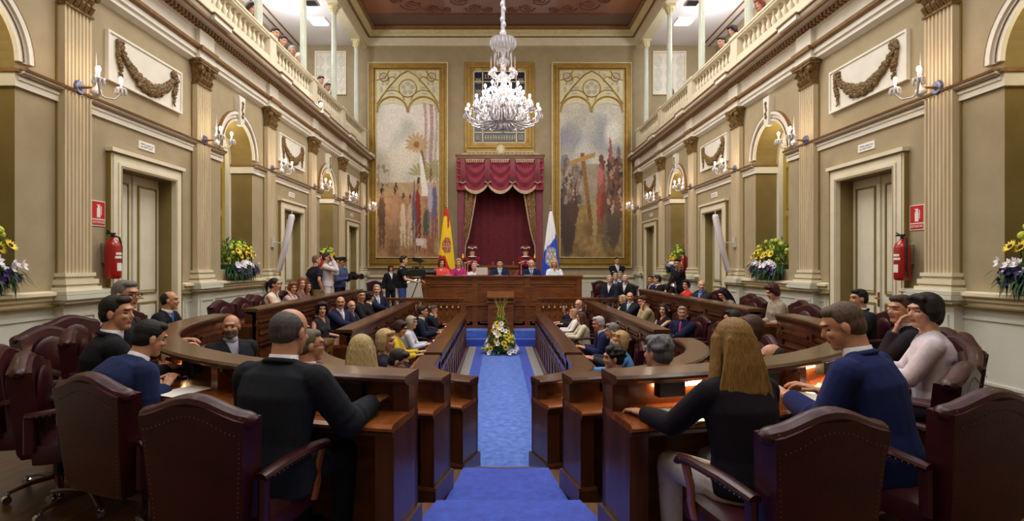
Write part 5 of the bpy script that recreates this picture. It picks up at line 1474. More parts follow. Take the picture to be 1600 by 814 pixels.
    if fem:
        for sg in (-1, 1): j.ell(sp(.30) + R @ Vector((sg*.065, .085, 0)), (.055,.05,.055), 10, 7)
    j.tube([SH + up(-.01) + R @ Vector((-.11,-.005,0)), NB + up(-.022), SH + up(-.01) + R @ Vector((.11,-.005,0))], [.050, .056, .050], 10, round_end=True)
    j.tube([shl + R @ Vector((.02,0,.005)), SH + up(.01), shr + R @ Vector((-.02,0,.005))], [(.048+tk*.4), (.060+tk*.3), (.048+tk*.4)], 12, round_end=True)
    for S_, E_, W_ in ((shl, el, WL), (shr, er, WR)):
        a = ar + tk*.7 + (.010 if top == 'suit' else .006)
        if top in ('suit', 'shirt', 'blouse', 'knit', 'tabard'):
            W2 = W_ - (W_-E_).normalized()*.012
            j.tube([S_, S_*.5+E_*.5, E_], [a*1.10, a*1.04, a*.96], 12, round_end=True); j.tube([E_, E_*.5+W2*.5, W2], [a*.98, a*.88, a*.70], 12)
            j.ell(E_, (a,a,a), 8, 6)
        elif top == 'tee':
            M_ = S_*.35+E_*.65; j.tube([S_, M_], [a*1.2, a*1.2], 12)
        if top == 'suit':                         # a few soft creases round elbow and armpit
            for q in (.25, .6, .85):
                c = S_*(1-q)+E_*q; j.ell(c, (a*1.13, a*1.13, .016), 10, 5, (E_-S_).to_track_quat('Z','Y').to_matrix())
            for q in (.12, .3): c = E_*(1-q)+W_*q; j.ell(c, (a*1.08, a*1.08, .013), 10, 5, (W_-E_).to_track_quat('Z','Y').to_matrix())
    jm = remesh(j, max(.009, vox*1.05), 2, name='jacket')
    jm.materials.append(cloth(c1))
    F3 = (R @ Vector((0,1,0)))
    sa = SH - H; sl = sa.length; sn = sa.normalized()
    if top in ('suit', 'blouse', 'shirt', 'knit', 'tabard', 'sleeveless', 'tee'):
        bm = bmesh.new(); bm.from_mesh(jm); kill = []
        dep = {'suit': .26, 'blouse': .10, 'shirt': .05, 'knit': .08, 'tabard': .05, 'sleeveless': .12, 'tee': .03}[top]
        for f_ in bm.faces:
            c = f_.calc_center_median(); q = c - NB; d = -q.dot(sn); fx = abs(q.dot(Xs)); fy = q.dot(F3)
            if fy > .0 and -.02 < d < dep and fx < .062*(1 - max(0, d)/dep): kill.append(f_)
            elif top in ('sleeveless', 'tee', 'blouse') and d < .01 and fx < .06: kill.append(f_)
        bmesh.ops.delete(bm, geom=kill, context='FACES'); bm.to_mesh(jm); bm.free()
    jn = {'suit': 'jacket', 'blouse': 'blouse', 'shirt': 'shirt', 'sleeveless': 'sleeveless_top', 'tee': 'tee_shirt', 'tabard': 'tabard', 'knit': 'jacket'}[top]
    jo = link(jn, jm, t)
    so = jo.modifiers.new('thick', 'SOLIDIFY'); so.thickness = .006; so.offset = 1
    if top in ('suit', 'tabard') or (top == 'knit'):
        sh = MB(); k2 = .007
        sh.tube([sp(.16), sp(.22), sp(.33), sp(.42), NB - up(.01)], [(.148*w+k2,.104+k2),(.156*w+k2,.108+k2),(.172*w+k2,.114+k2),(.150*w+k2,.082+k2),(.070*w,.062)], 18, side=Xs)
        if top == 'suit': sh.tube([NB - up(.03), NB + up(.027)], [(.075*w,.072),(.066*w,.064)], 14, side=Xs)
        obj('shirt', sh, cloth(c2), t, smooth=True)
        if top == 'suit':
            lp = MB(); pts = [sp(.24) + R @ Vector((-.010,.142,0)), sp(.33) + R @ Vector((-.044,.138,0)), sp(.41) + R @ Vector((-.066,.100,0))]
            for q in range(9):
                an = math.radians(200 - q*27.5 + 0); an = math.radians(-20 - q*17.5) if False else math.radians(200 + q*17.5)
                pts.append(NB + up(-.008 + .020*max(0, -math.sin(an))) + R @ Vector((.080*math.cos(an), .068*math.sin(an), 0)))
            pts += [sp(.41) + R @ Vector((.066,.100,0)), sp(.33) + R @ Vector((.044,.138,0)), sp(.24) + R @ Vector((.010,.142,0))]
            lp.tube(pts, [(.006,.006),(.022,.006),(.022,.008)] + [(.022,.013)]*9 + [(.022,.008),(.022,.006),(.006,.006)], 8)
            obj('lapel', lp, cloth(c1), t, smooth=True)
    if tie:
        tm = MB(); tm.tube([NB - up(.012) + F3*.066, sp(.42) + F3*.098, sp(.33) + F3*.128, sp(.24) + F3*.122], [(.014,.008),(.016,.006),(.022,.005),(.026,.005)], 8, side=Xs)
        obj('tie', tm, cloth(tie), t, smooth=True)
    tr_ = MB(); tc = trou or (c1 if top == 'suit' else (30,32,44))
    tr_.tube([H + U*.06, H + U*-.02, H + U*-.07], [(.16*w,.115),(.17*w,.125),(.14,.10)], 16, side=X, round_end=True)
    for hp, K, AN in kn:
        tr_.tube([hp, hp*.5+K*.5, K], [.098,.085,.068], 12, round_end=True); tr_.tube([K, K*.5+AN*.5, AN], [.068,.062,.052], 12)
    tm_ = remesh(tr_, max(.014, vox*1.3), 2, name='trousers'); tm_.materials.append(cloth(tc)); link('trousers', tm_, t)
    for hp, K, AN in kn:
        sm = MB(); sm.tube([(AN.x, AN.y-.05, .04), (AN.x, AN.y+.04, .045), (AN.x, AN.y+.13, .035), (AN.x, AN.y+.19, .028)], [(.036,.038),(.042,.044),(.044,.034),(.03,.022)], 10, side=(1,0,0), round_end=True)
        obj('shoe', sm, M_SHOE, t, smooth=True)
    if glasses:
        gm = MB()
        for sg in (-1, 1):
            gm.tube([HC + HR @ Vector((sg*.034 + .024*math.cos(a*PI/5), .094, .004+.018*math.sin(a*PI/5))) for a in range(11)], .0028, 5)
            gm.tube([HC + HR @ Vector((sg*.058,.09,.006)), HC + HR @ Vector((sg*.08,.0,.004))], .0028, 5)
        gm.tube([HC + HR @ Vector((-.01,.098,.006)), HC + HR @ Vector((.01,.098,.006))], .0028, 5)
        obj('glasses', gm, M_BLACK, t)
    t['_hc'] = list(HC); t['_wr'] = list(WR); t['_wl'] = list(WL)
    return t, HC, HR, WL, WR

def seat_r(row): return ROWS[row][0] + .42 + (.37 if row != 'O' else .34)
def locate(row, sgn, px, near=False):
    """where the sight line through px crosses the seats of a row"""
    k = (px - VX)/F; r = seat_r(row)
    ys = sgn*r; y = (ys - CAM.x)/k if abs(k) > 1e-6 else 99
    if y > YC: 
        if not near: return ys, y
    a = 1 + k*k; b = -2*YC + 2*k*CAM.x; c = YC*YC + CAM.x**2 - r*r; D = b*b - 4*a*c
    D = max(0, D); y = (-b - math.sqrt(D))/(2*a) if near else (-b + math.sqrt(D))/(2*a)
    return CAM.x + k*y, y
def inward(x, y):
    if y > YC: return 90 if x < 0 else -90
    return math.degrees(math.atan2(-x, YC-y))
PSHORT = []
CNT = [0]
def seated(desc, short, row, sgn, px, py, near=False, Y=None, chair=True, face=None, cgroup=True, dx=0, level=None, X=None, **k):
    lv = ROWS[row][1] if level is None else level
    if Y is None: x, y = locate(row, sgn, px, near)
    else: y = Y; x = CAM.x + (px-VX)/F*Y
    hz = CAM.z - (py-VY)/F*y - lv
    hd = inward(x, y) if face is None else face
    lean = k.get('lean', 6)
    base = .55 + .5*math.cos(math.radians(lean*.9)) + .133
    s = max(.86, min(1.08, hz/base))
    d = .5*math.sin(math.radians(lean))*s            # keep the head on its sight line although the torso leans
    if d > .05:
        r = math.radians(hd); x -= math.sin(r)*(d-.05); y -= math.cos(r)*(d-.05)
    p = person(desc, x, y, lv, hd, True, s=s, **k)
    if chair:
        r = math.radians(hd); place_chair(x - math.sin(r)*.02, y - math.cos(r)*.02, hd, lv, 'burgundy leather armchair in which %s sits' % short, s=1)
    return p
NV, BK, CH, BL = (26,30,52), (20,20,26), (46,46,52), (28,38,84)
WH = (222,222,230); SKY = (176,196,226)
near = dict(vox=.0065)
# ---- foreground left
seated('bald-crowned person with grey sides in a black suit, back turned, on the left near curve', 'the bald-crowned person in black at the left desk end', 'O', -1, 437, 520, Y=2.66, chair=False, hair='balding', hc=(66,62,60), face=14, look=22, pitch=-10, top='suit', c1=(26,28,36), lean=10, arms='reach_r', sk='m', **near)
seated('person in a bright navy suit with black hair bent forward over the left curved desk', 'x', 'O', -1, 207, 525, Y=3.4, chair=False, hair='short', hc=(20,19,22), face=30, look=42, pitch=-16, top='suit', c1=(34,48,96), lean=32, arms='desk_in', sk='m', **near)
seated('dark-haired person in a black suit in right profile on the left, behind the navy-suited one', 'x', 'O', -1, 166, 490, Y=3.7, chair=False, hair='short', hc=(28,24,24), face=46, look=82, top='suit', c1=(22,22,30), lean=8, arms='desk_in', sk='m', **near)
seated('grey-haired person mostly hidden behind the dark-haired profile on the left curve', 'the half-hidden grey-haired person', 'O', -1, 187, 461, Y=4.7, hair='short', hc=(96,94,92), face=62, look=95, top='suit', c1=(30,32,44), lean=4, arms='desk', glasses=True, vox=.009)
seated('person with receding hair, black suit and blue tie in profile before the first left door', 'the black-suited person with blue tie before the left door', 'O', -1, 257, 469, Y=6.5, hair='balding', hc=(46,36,32), face=85, look=75, top='suit', c1=(26,26,38), tie=(60,110,190), lean=14, arms='desk', vox=.008)
# ---- left middle row
seated('bearded person in a black suit and striped tie lounging back and facing the camera', 'the lounging bearded person', 'M', -1, 371, 510, Y=5.45, hair='balding', hc=(90,80,74), beard=True, face=96, look=165, twist=40, top='suit', c1=(28,30,38), c2=(150,150,170), lean=-6, arms='rest', vox=.0075)
seated('person with short grey-brown hair, only the head showing behind the bald foreground person', 'the short grey-brown-haired person behind the bald head', 'M', -1, 476, 541, near=True, hair='cropped', hc=(84,76,66), face=25, look=60, top='suit', c1=(34,38,54), lean=4, arms='lap', glasses=True, vox=.0085)
seated('person with long straight blonde hair seen from behind above the left curved ledge', 'the blonde person seen from behind at the left', 'M', -1, 563, 552, near=True, hair='long', hc=(150,130,88), face=14, look=-12, fem=True, top='blouse', c1=(60,60,80), lean=2, arms='lap', sk='l', vox=.0085)
seated('blonde person in dark top in right profile beside the yellow jacket', 'the blonde person in profile beside the yellow jacket', 'I', -1, 597, 533, Y=6.0, hair='bob', hc=(156,132,92), face=72, look=105, fem=True, top='blouse', c1=(44,40,60), lean=4, arms='desk', sk='l', vox=.009)
seated('dark-haired person with glasses, head bowed, low behind the left curved ledge', 'the bowed person with dark hair and glasses', 'I', -1, 607, 563, Y=5.25, hair='short', hc=(34,32,34), face=60, look=88, pitch=-22, glasses=True, top='suit', c1=(60,76,112), lean=10, arms='desk', vox=.009)
seated('person in a bright yellow jacket with short dark auburn hair facing the aisle', 'the person in the yellow jacket', 'I', -1, 617, 512, hair='short_f', hc=(52,26,26), face=88, look=100, pitch=-14, fem=True, top='knit', c1=(216,190,52), c2=(180,150,60), lean=12, arms='desk', sk='l', vox=.009)
seated('grey-blonde person in a white jacket facing the aisle past the yellow jacket', 'the grey-blonde person in white', 'I', -1, 638, 504, hair='bob', hc=(140,128,112), face=90, look=95, fem=True, top='knit', c1=(206,206,216), c2=(170,170,190), lean=8, arms='desk_in', sk='l')
seated('person in a dark navy suit with white shirt reading papers at the left inner row', 'the navy-suited reader of the left inner row', 'I', -1, 656, 487, hair='short', hc=(40,32,30), face=90, look=92, top='suit', c1=(28,36,60), lean=10, arms='desk')
seated('person in dark suit holding the chin, far end of the left inner row', 'the chin-holding person of the left inner row', 'I', -1, 673, 484, hair='short', hc=(70,62,56), face=90, look=110, pitch=-8, top='suit', c1=(36,40,58), lean=14, arms='chin_r')
seated('person with short black bob and patterned dark blouse looking back at the camera, left', 'the black-bobbed person in a dark blouse', 'M', -1, 502, 483, hair='bob', hc=(30,24,26), face=95, look=155, twist=20, fem=True, top='sleeveless', c1=(54,50,58), lean=2, arms='rest', sk='l', vox=.009)
seated('balding moustached person in navy suit with white shirt and pale tie, left middle row', 'the balding moustached person in navy', 'M', -1, 531, 473, hair='bald_ring', hc=(52,46,44), beard='moustache', face=100, look=160, twist=25, top='suit', c1=(36,42,78), tie=(190,190,220), lean=2, arms='desk')
seated('bald person in dark suit peeping out behind the balding moustached one', 'the bald person behind the moustached one', 'M', -1, 547, 478, hair='bald_ring', hc=(70,60,56), face=95, look=140, top='suit', c1=(34,36,50), c2=(150,150,160), lean=4, arms='desk', sk='l')
seated('short-haired person in a black shirt in the left middle row, looking at the camera', 'the short-haired person in a black shirt', 'M', -1, 562, 462, hair='cropped', hc=(40,36,36), face=95, look=150, top='shirt', c1=(26,26,30), lean=4, arms='desk')
seated('dark-haired person in black turned away in the left middle row', 'the dark-haired person in black turned away', 'M', -1, 574, 464, hair='curly', hc=(44,32,28), face=80, look=40, top='suit', c1=(24,24,30), lean=14, arms='desk')
seated('pale-haired person in dark suit and light tie, far end of left middle row', 'the pale-haired person with light tie', 'M', -1, 588, 453, hair='cropped', hc=(150,140,132), face=105, look=165, twist=30, top='suit', c1=(32,38,66), tie=(170,180,210), lean=2, arms='desk', sk='l')
# ---- left outer row
seated('person in a white sleeveless top with dark ponytail in profile at the left outer row', 'the ponytailed person in white', 'O', -1, 424, 445, hair='pony', hc=(32,24,22), face=88, look=88, fem=True, top='sleeveless', c1=(224,216,204), lean=8, arms='desk', sk='m', vox=.009)
seated('brown-fringed person in a pale blouse leaning on one hand at the left outer row', 'the brown-fringed person in a pale blouse', 'O', -1, 453, 449, hair='bob', hc=(110,66,46), face=95, look=140, pitch=-5, fem=True, top='blouse', c1=(196,176,176), lean=12, arms='chin_r', sk='l')
seated('auburn-haired person in a brown-grey cardigan at the left outer row', 'the auburn-haired person in a cardigan', 'O', -1, 469, 443, hair='long', hc=(96,52,38), face=95, look=145, fem=True, top='blouse', c1=(112,84,80), lean=4, arms='desk', sk='l')
seated('long dark-haired person, last of the seated ones before the standing photographers', 'the long dark-haired person before the photographers', 'O', -1, 480, 448, hair='long', hc=(52,36,32), face=95, look=140, fem=True, top='blouse', c1=(80,56,56), lean=2, arms='desk', sk='m')
# ---- right foreground
seated('person with long golden-blonde hair in a black jacket, back turned, right desk end', 'x', 'O', 1, 1157, 540, Y=2.52, chair=False, hair='long', hc=(112,84,40), face=-14, look=-4, fem=True, top='knit', c1=(22,18,28), c2=(30,26,36), trou=(200,192,186), lean=8, arms='reach_l', sk='l', **near)
seated('close-cropped person in a royal navy suit, head bowed over papers, on the right near curve', 'x', 'O', 1, 1350, 508, Y=2.82, chair=False, hair='cropped', hc=(74,58,48), face=-36, look=-64, pitch=-18, top='suit', c1=(30,44,104), lean=14, arms='write', sk='m', **near)
seated('dark-haired person in a white jacket in left profile on the right curve by the wall', 'x', 'O', 1, 1457, 487, Y=3.75, chair=False, hair='short_f', hc=(28,20,20), face=-58, look=-88, fem=True, top='knit', c1=(206,196,208), c2=(120,110,120), lean=4, arms='desk_in', sk='l', **near)
seated('person in dark suit and pink tie holding a hand to the cheek, right curve', 'the cheek-holding person with the pink tie', 'O', 1, 1421, 484, Y=4.4, hair='short', hc=(70,50,40), face=-66, look=-95, top='suit', c1=(34,30,40), tie=(200,60,110), lean=6, arms='chin_l', vox=.0085)
seated('person of whom little more than dark hair shows before the first right door', 'the dark-haired person before the right door', 'O', 1, 1345, 467, Y=6.4, hair='short', hc=(26,22,22), face=-85, look=-85, top='suit', c1=(28,28,34), lean=2, arms='desk')
# ---- right middle row
seated('grey-haired person seen from behind in a dark suit, right of the aisle', 'the grey-haired person seen from behind', 'M', 1, 1032, 552, near=True, hair='curly', hc=(84,84,88), face=-16, look=-40, top='suit', c1=(52,50,56), lean=2, arms='lap', vox=.0085)
seated('person with half-bald crown sunk low behind the right outer ledge', 'the half-bald person low behind the right ledge', 'M', 1, 1218, 560, Y=4.2, hair='balding', hc=(44,34,32), face=-40, look=-80, top='suit', c1=(40,38,44), lean=14, arms='lap', vox=.0085)
seated('brown-haired person half hidden behind the golden-blonde head', 'the brown-haired person behind the blonde', 'M', 1, 1180, 514, Y=5.1, hair='bob', hc=(76,52,40), face=-60, look=-60, fem=True, top='blouse', c1=(90,76,80), lean=4, arms='desk', vox=.009)
seated('black-haired person just showing above the golden-blonde head', 'the black-haired person above the blonde', 'M', 1, 1153, 500, Y=6.3, hair='short', hc=(22,20,22), face=-85, look=-60, top='suit', c1=(30,30,40), lean=6, arms='desk')
seated('heavy-set person in navy jacket with red-violet lanyard gazing at the camera, right middle row', 'the person with the violet lanyard', 'M', 1, 1067, 489, hair='short', hc=(120,110,104), face=-100, look=-160, twist=-30, top='suit', c1=(30,34,74), c2=(52,60,130), tie=(190,70,120), lean=2, arms='desk_in', vox=.0085)
seated('smiling dark-haired person in a black sleeveless dress, right middle row', 'the smiling person in a sleeveless dress', 'M', 1, 1037, 484, hair='long', hc=(40,28,28), face=-95, look=-150, twist=-20, fem=True, top='sleeveless', c1=(36,26,34), lean=2, arms='desk', sk='l', vox=.009)
seated('person in a beige jacket covering the face with one hand, right middle row', 'the beige-jacketed person covering the face', 'M', 1, 1010, 470, hair='short', hc=(74,42,34), face=-92, look=-110, pitch=-12, top='suit', c1=(170,152,116), c2=(190,170,140), lean=12, arms='chin_l', sk='l')
seated('moustached bald person with pale tie facing the camera, right middle row', 'the moustached bald person of the right row', 'M', 1, 985, 464, hair='bald_ring', hc=(52,42,38), beard='moustache', face=-105, look=-165, twist=-25, top='suit', c1=(30,34,46), tie=(150,180,216), lean=2, arms='desk', sk='l')
seated('blonde person in white partly hidden by the moustached bald one', 'the half-hidden blonde person in white', 'M', 1, 974, 470, Y=12.3, hair='bob', hc=(160,140,108), face=-90, look=-120, fem=True, top='blouse', c1=(216,214,220), lean=2, arms='desk', sk='l')
# ---- right inner row
seated('bald person in navy suit at the far end of the right inner row', 'the bald person in navy, far right inner row', 'I', 1, 887, 483, hair='bald_ring', hc=(90,74,66), face=-90, look=-85, pitch=-15, top='suit', c1=(28,34,64), lean=12, arms='desk', sk='l')
seated('bald person with dark glasses looking over the white-clad one', 'the bald person with dark glasses', 'I', 1, 904, 476, Y=12.25, hair='bald_ring', hc=(80,66,60), face=-95, look=-140, glasses=True, top='suit', c1=(40,38,44), lean=0, arms='desk', sk='l')
seated('ash-blonde person in white in left profile, right inner row', 'the ash-blonde person in white', 'I', 1, 900, 490, hair='bob', hc=(150,118,90), face=-90, look=-100, fem=True, top='knit', c1=(222,218,214), c2=(200,200,210), lean=8, arms='desk', sk='l')
seated('thick brown-haired person in a cream jacket, right inner row', 'the brown-haired person in a cream jacket', 'I', 1, 912, 496, hair='long', hc=(84,52,34), face=-90, look=-92, fem=True, top='knit', c1=(212,200,176), c2=(190,180,160), lean=6, arms='desk', sk='l')
seated('silver-haired person in a blue suit in left profile, right inner row', 'the silver-haired person in a blue suit', 'I', 1, 943, 505, hair='short', hc=(150,150,152), face=-88, look=-92, pitch=-10, top='suit', c1=(34,40,92), lean=12, arms='desk_in', vox=.009)
seated('grey-haired person in charcoal behind the blue-suited one, right inner row', 'the grey-haired person in charcoal', 'I', 1, 964, 517, hair='short', hc=(100,100,100), face=-84, look=-75, pitch=-6, top='suit', c1=(50,52,56), lean=8, arms='desk_in', vox=.009)
seated('fair-haired person in a sky-blue top glancing back, right inner curve', 'the fair-haired person in sky blue', 'I', 1, 974, 533, Y=6.6, hair='bob', hc=(150,122,80), face=-80, look=-110, fem=True, top='blouse', c1=(84,140,206), lean=4, arms='desk', sk='l', vox=.009)
seated('curly black-haired person in dark suit in left profile on the right inner curve', 'the curly black-haired person', 'I', 1, 968, 560, Y=5.35, hair='curly', hc=(30,24,24), face=-62, look=-88, top='suit', c1=(36,32,36), lean=8, arms='desk', sk='m', vox=.0085)
# ---- right outer row
seated('person in a dark blue jacket at the far end of the right outer row', 'the dark-blue-jacketed person at the far end', 'O', 1, 1019, 437, Y=14.3, hair='short', hc=(70,56,50), face=-95, look=-130, top='suit', c1=(40,44,80), lean=4, arms='lap')
seated('dark-haired person in black with white collar near the far end of the right outer row', 'the dark-haired person in black near the far end', 'O', 1, 1031, 437, Y=13.55, hair='short', hc=(36,28,26), face=-88, look=-75, top='suit', c1=(22,22,26), lean=8, arms='lap')
seated('person in a vivid red jacket with dark short hair, right outer row', 'the person in the red jacket', 'O', 1, 1074, 445, hair='short_f', hc=(40,24,22), face=-95, look=-140, fem=True, top='knit', c1=(206,44,44), c2=(220,150,130), lean=4, arms='desk', sk='l')
seated('grey-bearded person in dark jacket and blue shirt, right outer row', 'the grey-bearded person', 'O', 1, 1097, 446, hair='balding', hc=(140,132,126), beard=True, face=-98, look=-165, twist=-20, top='suit', c1=(40,36,44), c2=(96,130,200), lean=2, arms='desk', sk='l')
seated('person with long black hair bent over with a hand to the face, right outer row', 'the bent long-black-haired person', 'O', 1, 1137, 457, hair='long', hc=(26,20,24), face=-95, look=-120, pitch=-30, fem=True, top='sleeveless', c1=(150,140,130), lean=20, arms='chin_l', sk='l', vox=.009)
seated('auburn-haired person in a beige suit reading in front of the second right arch', 'the auburn-haired reader in beige', 'O', 1, 1216, 455, hair='short_f', hc=(70,28,28), face=-88, look=-96, pitch=-18, fem=True, top='knit', c1=(166,152,136), c2=(190,180,170), trou=(150,140,126), lean=6, arms='lap', sk='l', vox=.0085)
# ---- by the far right wall, beyond the rows
for px, py, Yd, d, sh, hcol, ctop in ((953,437,14.6,'silver-haired person in a dark suit, first of four seated below the right painting','the silver-haired first of four',(170,160,156),(34,40,60)),(962,433,15.4,'pink-faced grey person, second of four seated below the right painting','the second of the four',(150,140,136),(40,52,96)),
        (969,430,16.2,'grey-fringed person in blue, third of four seated below the right painting','the third of the four',(120,112,108),(44,58,110)),(977,436,14.7,'white-haired person in black, last of four seated below the right painting','the white-haired last of four',(196,192,190),(26,28,34))):
    seated(d, sh, 'O', 1, px, py, Y=Yd, face=-150, hair='short', hc=hcol, look=-165, top='suit', c1=ctop, lean=2, arms='lap', sk='l')
def standing(desc, px, py, Y, face, z=0.0, dx=0, **k):
    x = CAM.x + (px-VX)/F*Y; hz = CAM.z - (py-VY)/F*Y - z
    s = max(.85, min(1.12, hz/(.93+.5+.133)))
    return person(desc, x, Y, z, face, False, s=s, **k)
st = {}
st['cam1'] = standing('person in a white shirt and pale trousers aiming a photo camera, by the left wall', 511, 403, 13.7, 80, hair='short', hc=(56,44,38), look=82, top='shirt', c1=(214,204,206), trou=(210,204,200), lean=-4, arms='camera', sk='m')
standing('person with dark backpack straps standing behind the white-shirted photographer', 493, 407, 13.3, 40, hair='cropped', hc=(90,76,66), look=60, top='tee', c1=(34,36,50), trou=(150,132,100), lean=0, arms='side', sk='m')
st['cam2'] = standing('person in a dark flat cap holding a camcorder low, by the last left door', 531, 409, 14.6, 110, hair='cropped', hc=(50,40,36), look=120, pitch=-14, top='shirt', c1=(70,80,120), trou=(28,30,46), lean=4, arms='camera_low', sk='m')
standing('person in black with long hair standing in shadow behind the television operator', 610, 420, 16.6, 150, hair='bob', hc=(60,40,34), look=150, top='suit', c1=(24,24,32), lean=0, arms='side', fem=True, sk='m')
st['op'] = standing('television operator in black tee and blue jeans in right profile holding the pan bar', 628, 407, 14.0, 88, hair='short', hc=(38,28,26), look=80, top='tee', c1=(20,22,32), trou=(62,84,150), lean=2, arms='panhandle', sk='l')
standing('upright attendant in a dark buttoned jacket under the right painting', 964, 408, 17.4, 180, hair='cropped', hc=(50,40,36), look=180, top='suit', c1=(24,28,52), tie=(210,200,180), lean=0, arms='fold', sk='m')
st['cam3'] = standing('person in black working a tripod camcorder by the right wall', 1063, 411, 12.9, -100, hair='short', hc=(26,22,22), look=-150, pitch=-12, top='shirt', c1=(22,22,28), lean=6, arms='chin_l', sk='m')
# ---- dais
dz = .3
for px, py, desc, kw in ((690, 409, 'person in a coral red jacket at the left end of the presidium bench', dict(hair='bob', hc=(90,50,36), fem=True, top='knit', c1=(222,84,76), c2=(230,170,150), look=160)),
        (717, 411, 'blonde person in a magenta jacket at the presidium bench', dict(hair='bob', hc=(150,120,80), fem=True, top='knit', c1=(176,44,110), c2=(200,160,170), look=180)),
        (741, 417, 'white-clad person seated low before the left mace bearer', dict(hair='short', hc=(160,150,146), top='shirt', c1=(226,222,228), look=175)),
        (781, 412, 'dark-haired person in navy suit and pale tie at the centre of the presidium bench', dict(hair='short', hc=(40,30,28), top='suit', c1=(32,44,84), tie=(170,200,230), look=180)),
        (830, 412, 'white-haired person in navy suit and blue tie at the presidium bench', dict(hair='balding', hc=(210,206,204), top='suit', c1=(30,36,84), tie=(90,130,200), look=190)),
        (866, 411, 'blonde person in a white blouse at the right end of the presidium bench', dict(hair='long', hc=(156,130,88), fem=True, top='blouse', c1=(220,226,240), look=190))):
    seated(desc, 'x', 'O', 1, px, py, Y=15.62, level=dz, chair=False, face=180, lean=8, arms='desk', sk='l', **kw)
for px, nm in ((738, 'left'), (821, 'right')):
    p = standing('mace bearer in crimson heraldic tabard and plumed hat behind the %s of the bench' % nm, px, 394, 16.7, 180, dz, hair='short', hc=(60,44,36), look=180, top='tabard', c1=(116,20,40), c2=(230,222,214), lean=0, arms='fold', sk='l')[0]
    hc = Vector(p['_hc'])
    mb = MB(); mb.lathe([(.06,.06),(.14,.065),(.15,.08),(.10,.10),(.11,.16),(.09,.2),(0,.21)], hc, 14); obj('hat', mb, cloth((90,40,44)), p, smooth=True)
    mb = MB()
    for k in range(11): a = 2*PI*k/11; mb.ell(hc + Vector((.115*math.cos(a), .115*math.sin(a), .12+.02*math.sin(a*3))), (.035,.035,.03), 7, 5)
    obj('plume', mb, mat('plume_white', (190,160,146), .9), p, smooth=True)
    mb = MB(); mb.lathe([(.06,0),(.13,.0),(.14,.015),(.07,.03)], hc + Vector((0,0,-.15)), 16); obj('ruff', mb, M_PAPER, p)
    mb = MB(); mb.prism([(-.07,0),(.07,0),(.07,.12),(0,.18),(-.07,.12)], lambda a, b, d: (a, d, 1.08+.18-b), .135, .15); obj('shield_emblem', mb, cloth((150,150,220)), p)
    mb = MB(); mb.box(-.14, .14, .125, .14, 1.27, 1.30); mb.box(-.14,-.12,.12,.14,.9,1.3); mb.box(.12,.14,.12,.14,.9,1.3); obj('gold_braid', mb, M_GOLDP, p)
    x = p.location.x + (.28 if nm == 'right' else -.28)
    t = thing('ceremonial_mace', 'silver gilt ceremonial mace held upright beside the %s mace bearer' % nm, 'mace', (x, 16.6, dz), 0, 'ceremonial maces')
    mb = MB(); mb.lathe([(.02,0),(.014,.05),(.014,1.1),(.03,1.12),(.014,1.15),(.014,1.3)], n=8); obj('shaft', mb, M_CHROME, t)
    mb = MB(); mb.lathe([(.014,1.3),(.05,1.34),(.06,1.42),(.04,1.48),(.02,1.5),(.02,1.55),(0,1.57)], n=10); obj('head', mb, M_BRASS, t, smooth=True)
# ---- gallery spectators
GS = (('left', 380, 8, (60,44,36), (150,40,60), 'in a red top, first from the camera'), ('left', 390, 24, (96,84,76), (226,222,226), 'grey-haired in white beside the red top'), ('left', 419, 47, (44,32,28), (70,60,70), 'dark-haired just past the second column'), ('left', 431, 61, (60,34,26), (110,80,80), 'auburn-haired next to the dark-haired one'),
      ('left', 446, 71, (150,146,146), (36,38,52), 'white-haired in dark clothes'), ('left', 457, 81, (196,190,190), (200,196,206), 'white-haired in pale clothes'), ('left', 492, 121, (52,38,32), (60,60,80), 'dark-haired past the tall column'), ('left', 503, 131, (64,46,40), (90,50,60), 'brown-haired in wine red'),
      ('left', 513, 143, (36,28,28), (130,60,60), 'black-haired in brick red'), ('left', 543, 177, (40,30,26), (40,44,60), 'alone near the far corner'),
      ('right', 1200, 6, (120,60,50), (200,80,90), 'in pink close to the camera'), ('right', 1156, 40, (44,34,36), (60,64,84), 'dark-haired in blue-grey'), ('right', 1138, 65, (50,36,30), (120,110,110), 'dark-haired leaning forward'), ('right', 1056, 138, (90,70,60), (150,110,100), 'brown-haired near the fretwork panel'))
for side, px, py, hcol, ccol, d in GS:
    xw = XL - .74 if side == 'left' else XR + .74
    Y = (xw - CAM.x)/((px-VX)/F)
    standing('spectator at the %s gallery balustrade, %s' % (side, d), px, py, Y, (90 if side == 'left' else -90), 5.5, hair='short' if py % 2 else 'bob', hc=hcol, look=(110 if side == 'left' else -110), pitch=-18, top='shirt', c1=ccol, lean=12, arms='rail', sk='l', vox=.013, group='gallery spectators')

# ------------------------------------------------------------------ free-standing and foreground chairs
def fchair(px, ytop, Yd, heading, label, X=None):
    """the back of the chair is at depth Yd, its middle at px"""
    x = CAM.x + (px-VX)/F*Yd; r = math.radians(heading)
    place_chair(x + math.sin(r)*.30, Yd + math.cos(r)*.30, heading, 0, label)
fchair(312, 0, 2.27, 12, 'burgundy studded armchair with its wide back to the viewer, first left of the aisle')
fchair(150, 0, 2.72, 22, 'burgundy studded armchair behind the navy-suited person bent forward at left')
fchair(46, 0, 3.35, 60, 'burgundy armchair seen side-on at the left picture edge, in front of another')
fchair(4, 0, 3.62, 66, 'burgundy armchair cut by the left picture edge')
fchair(70, 0, 4.75, 100, 'empty burgundy armchair turned into the room near the left wall dado')
fchair(112, 0, 5.7, 110, 'empty burgundy armchair behind the dark-haired profile, against the left pedestal')
fchair(345, 0, 8.1, 95, 'empty burgundy armchair by the gap in the left outer row')
fchair(377, 0, 8.75, 92, 'second empty burgundy armchair before the ponytailed person')
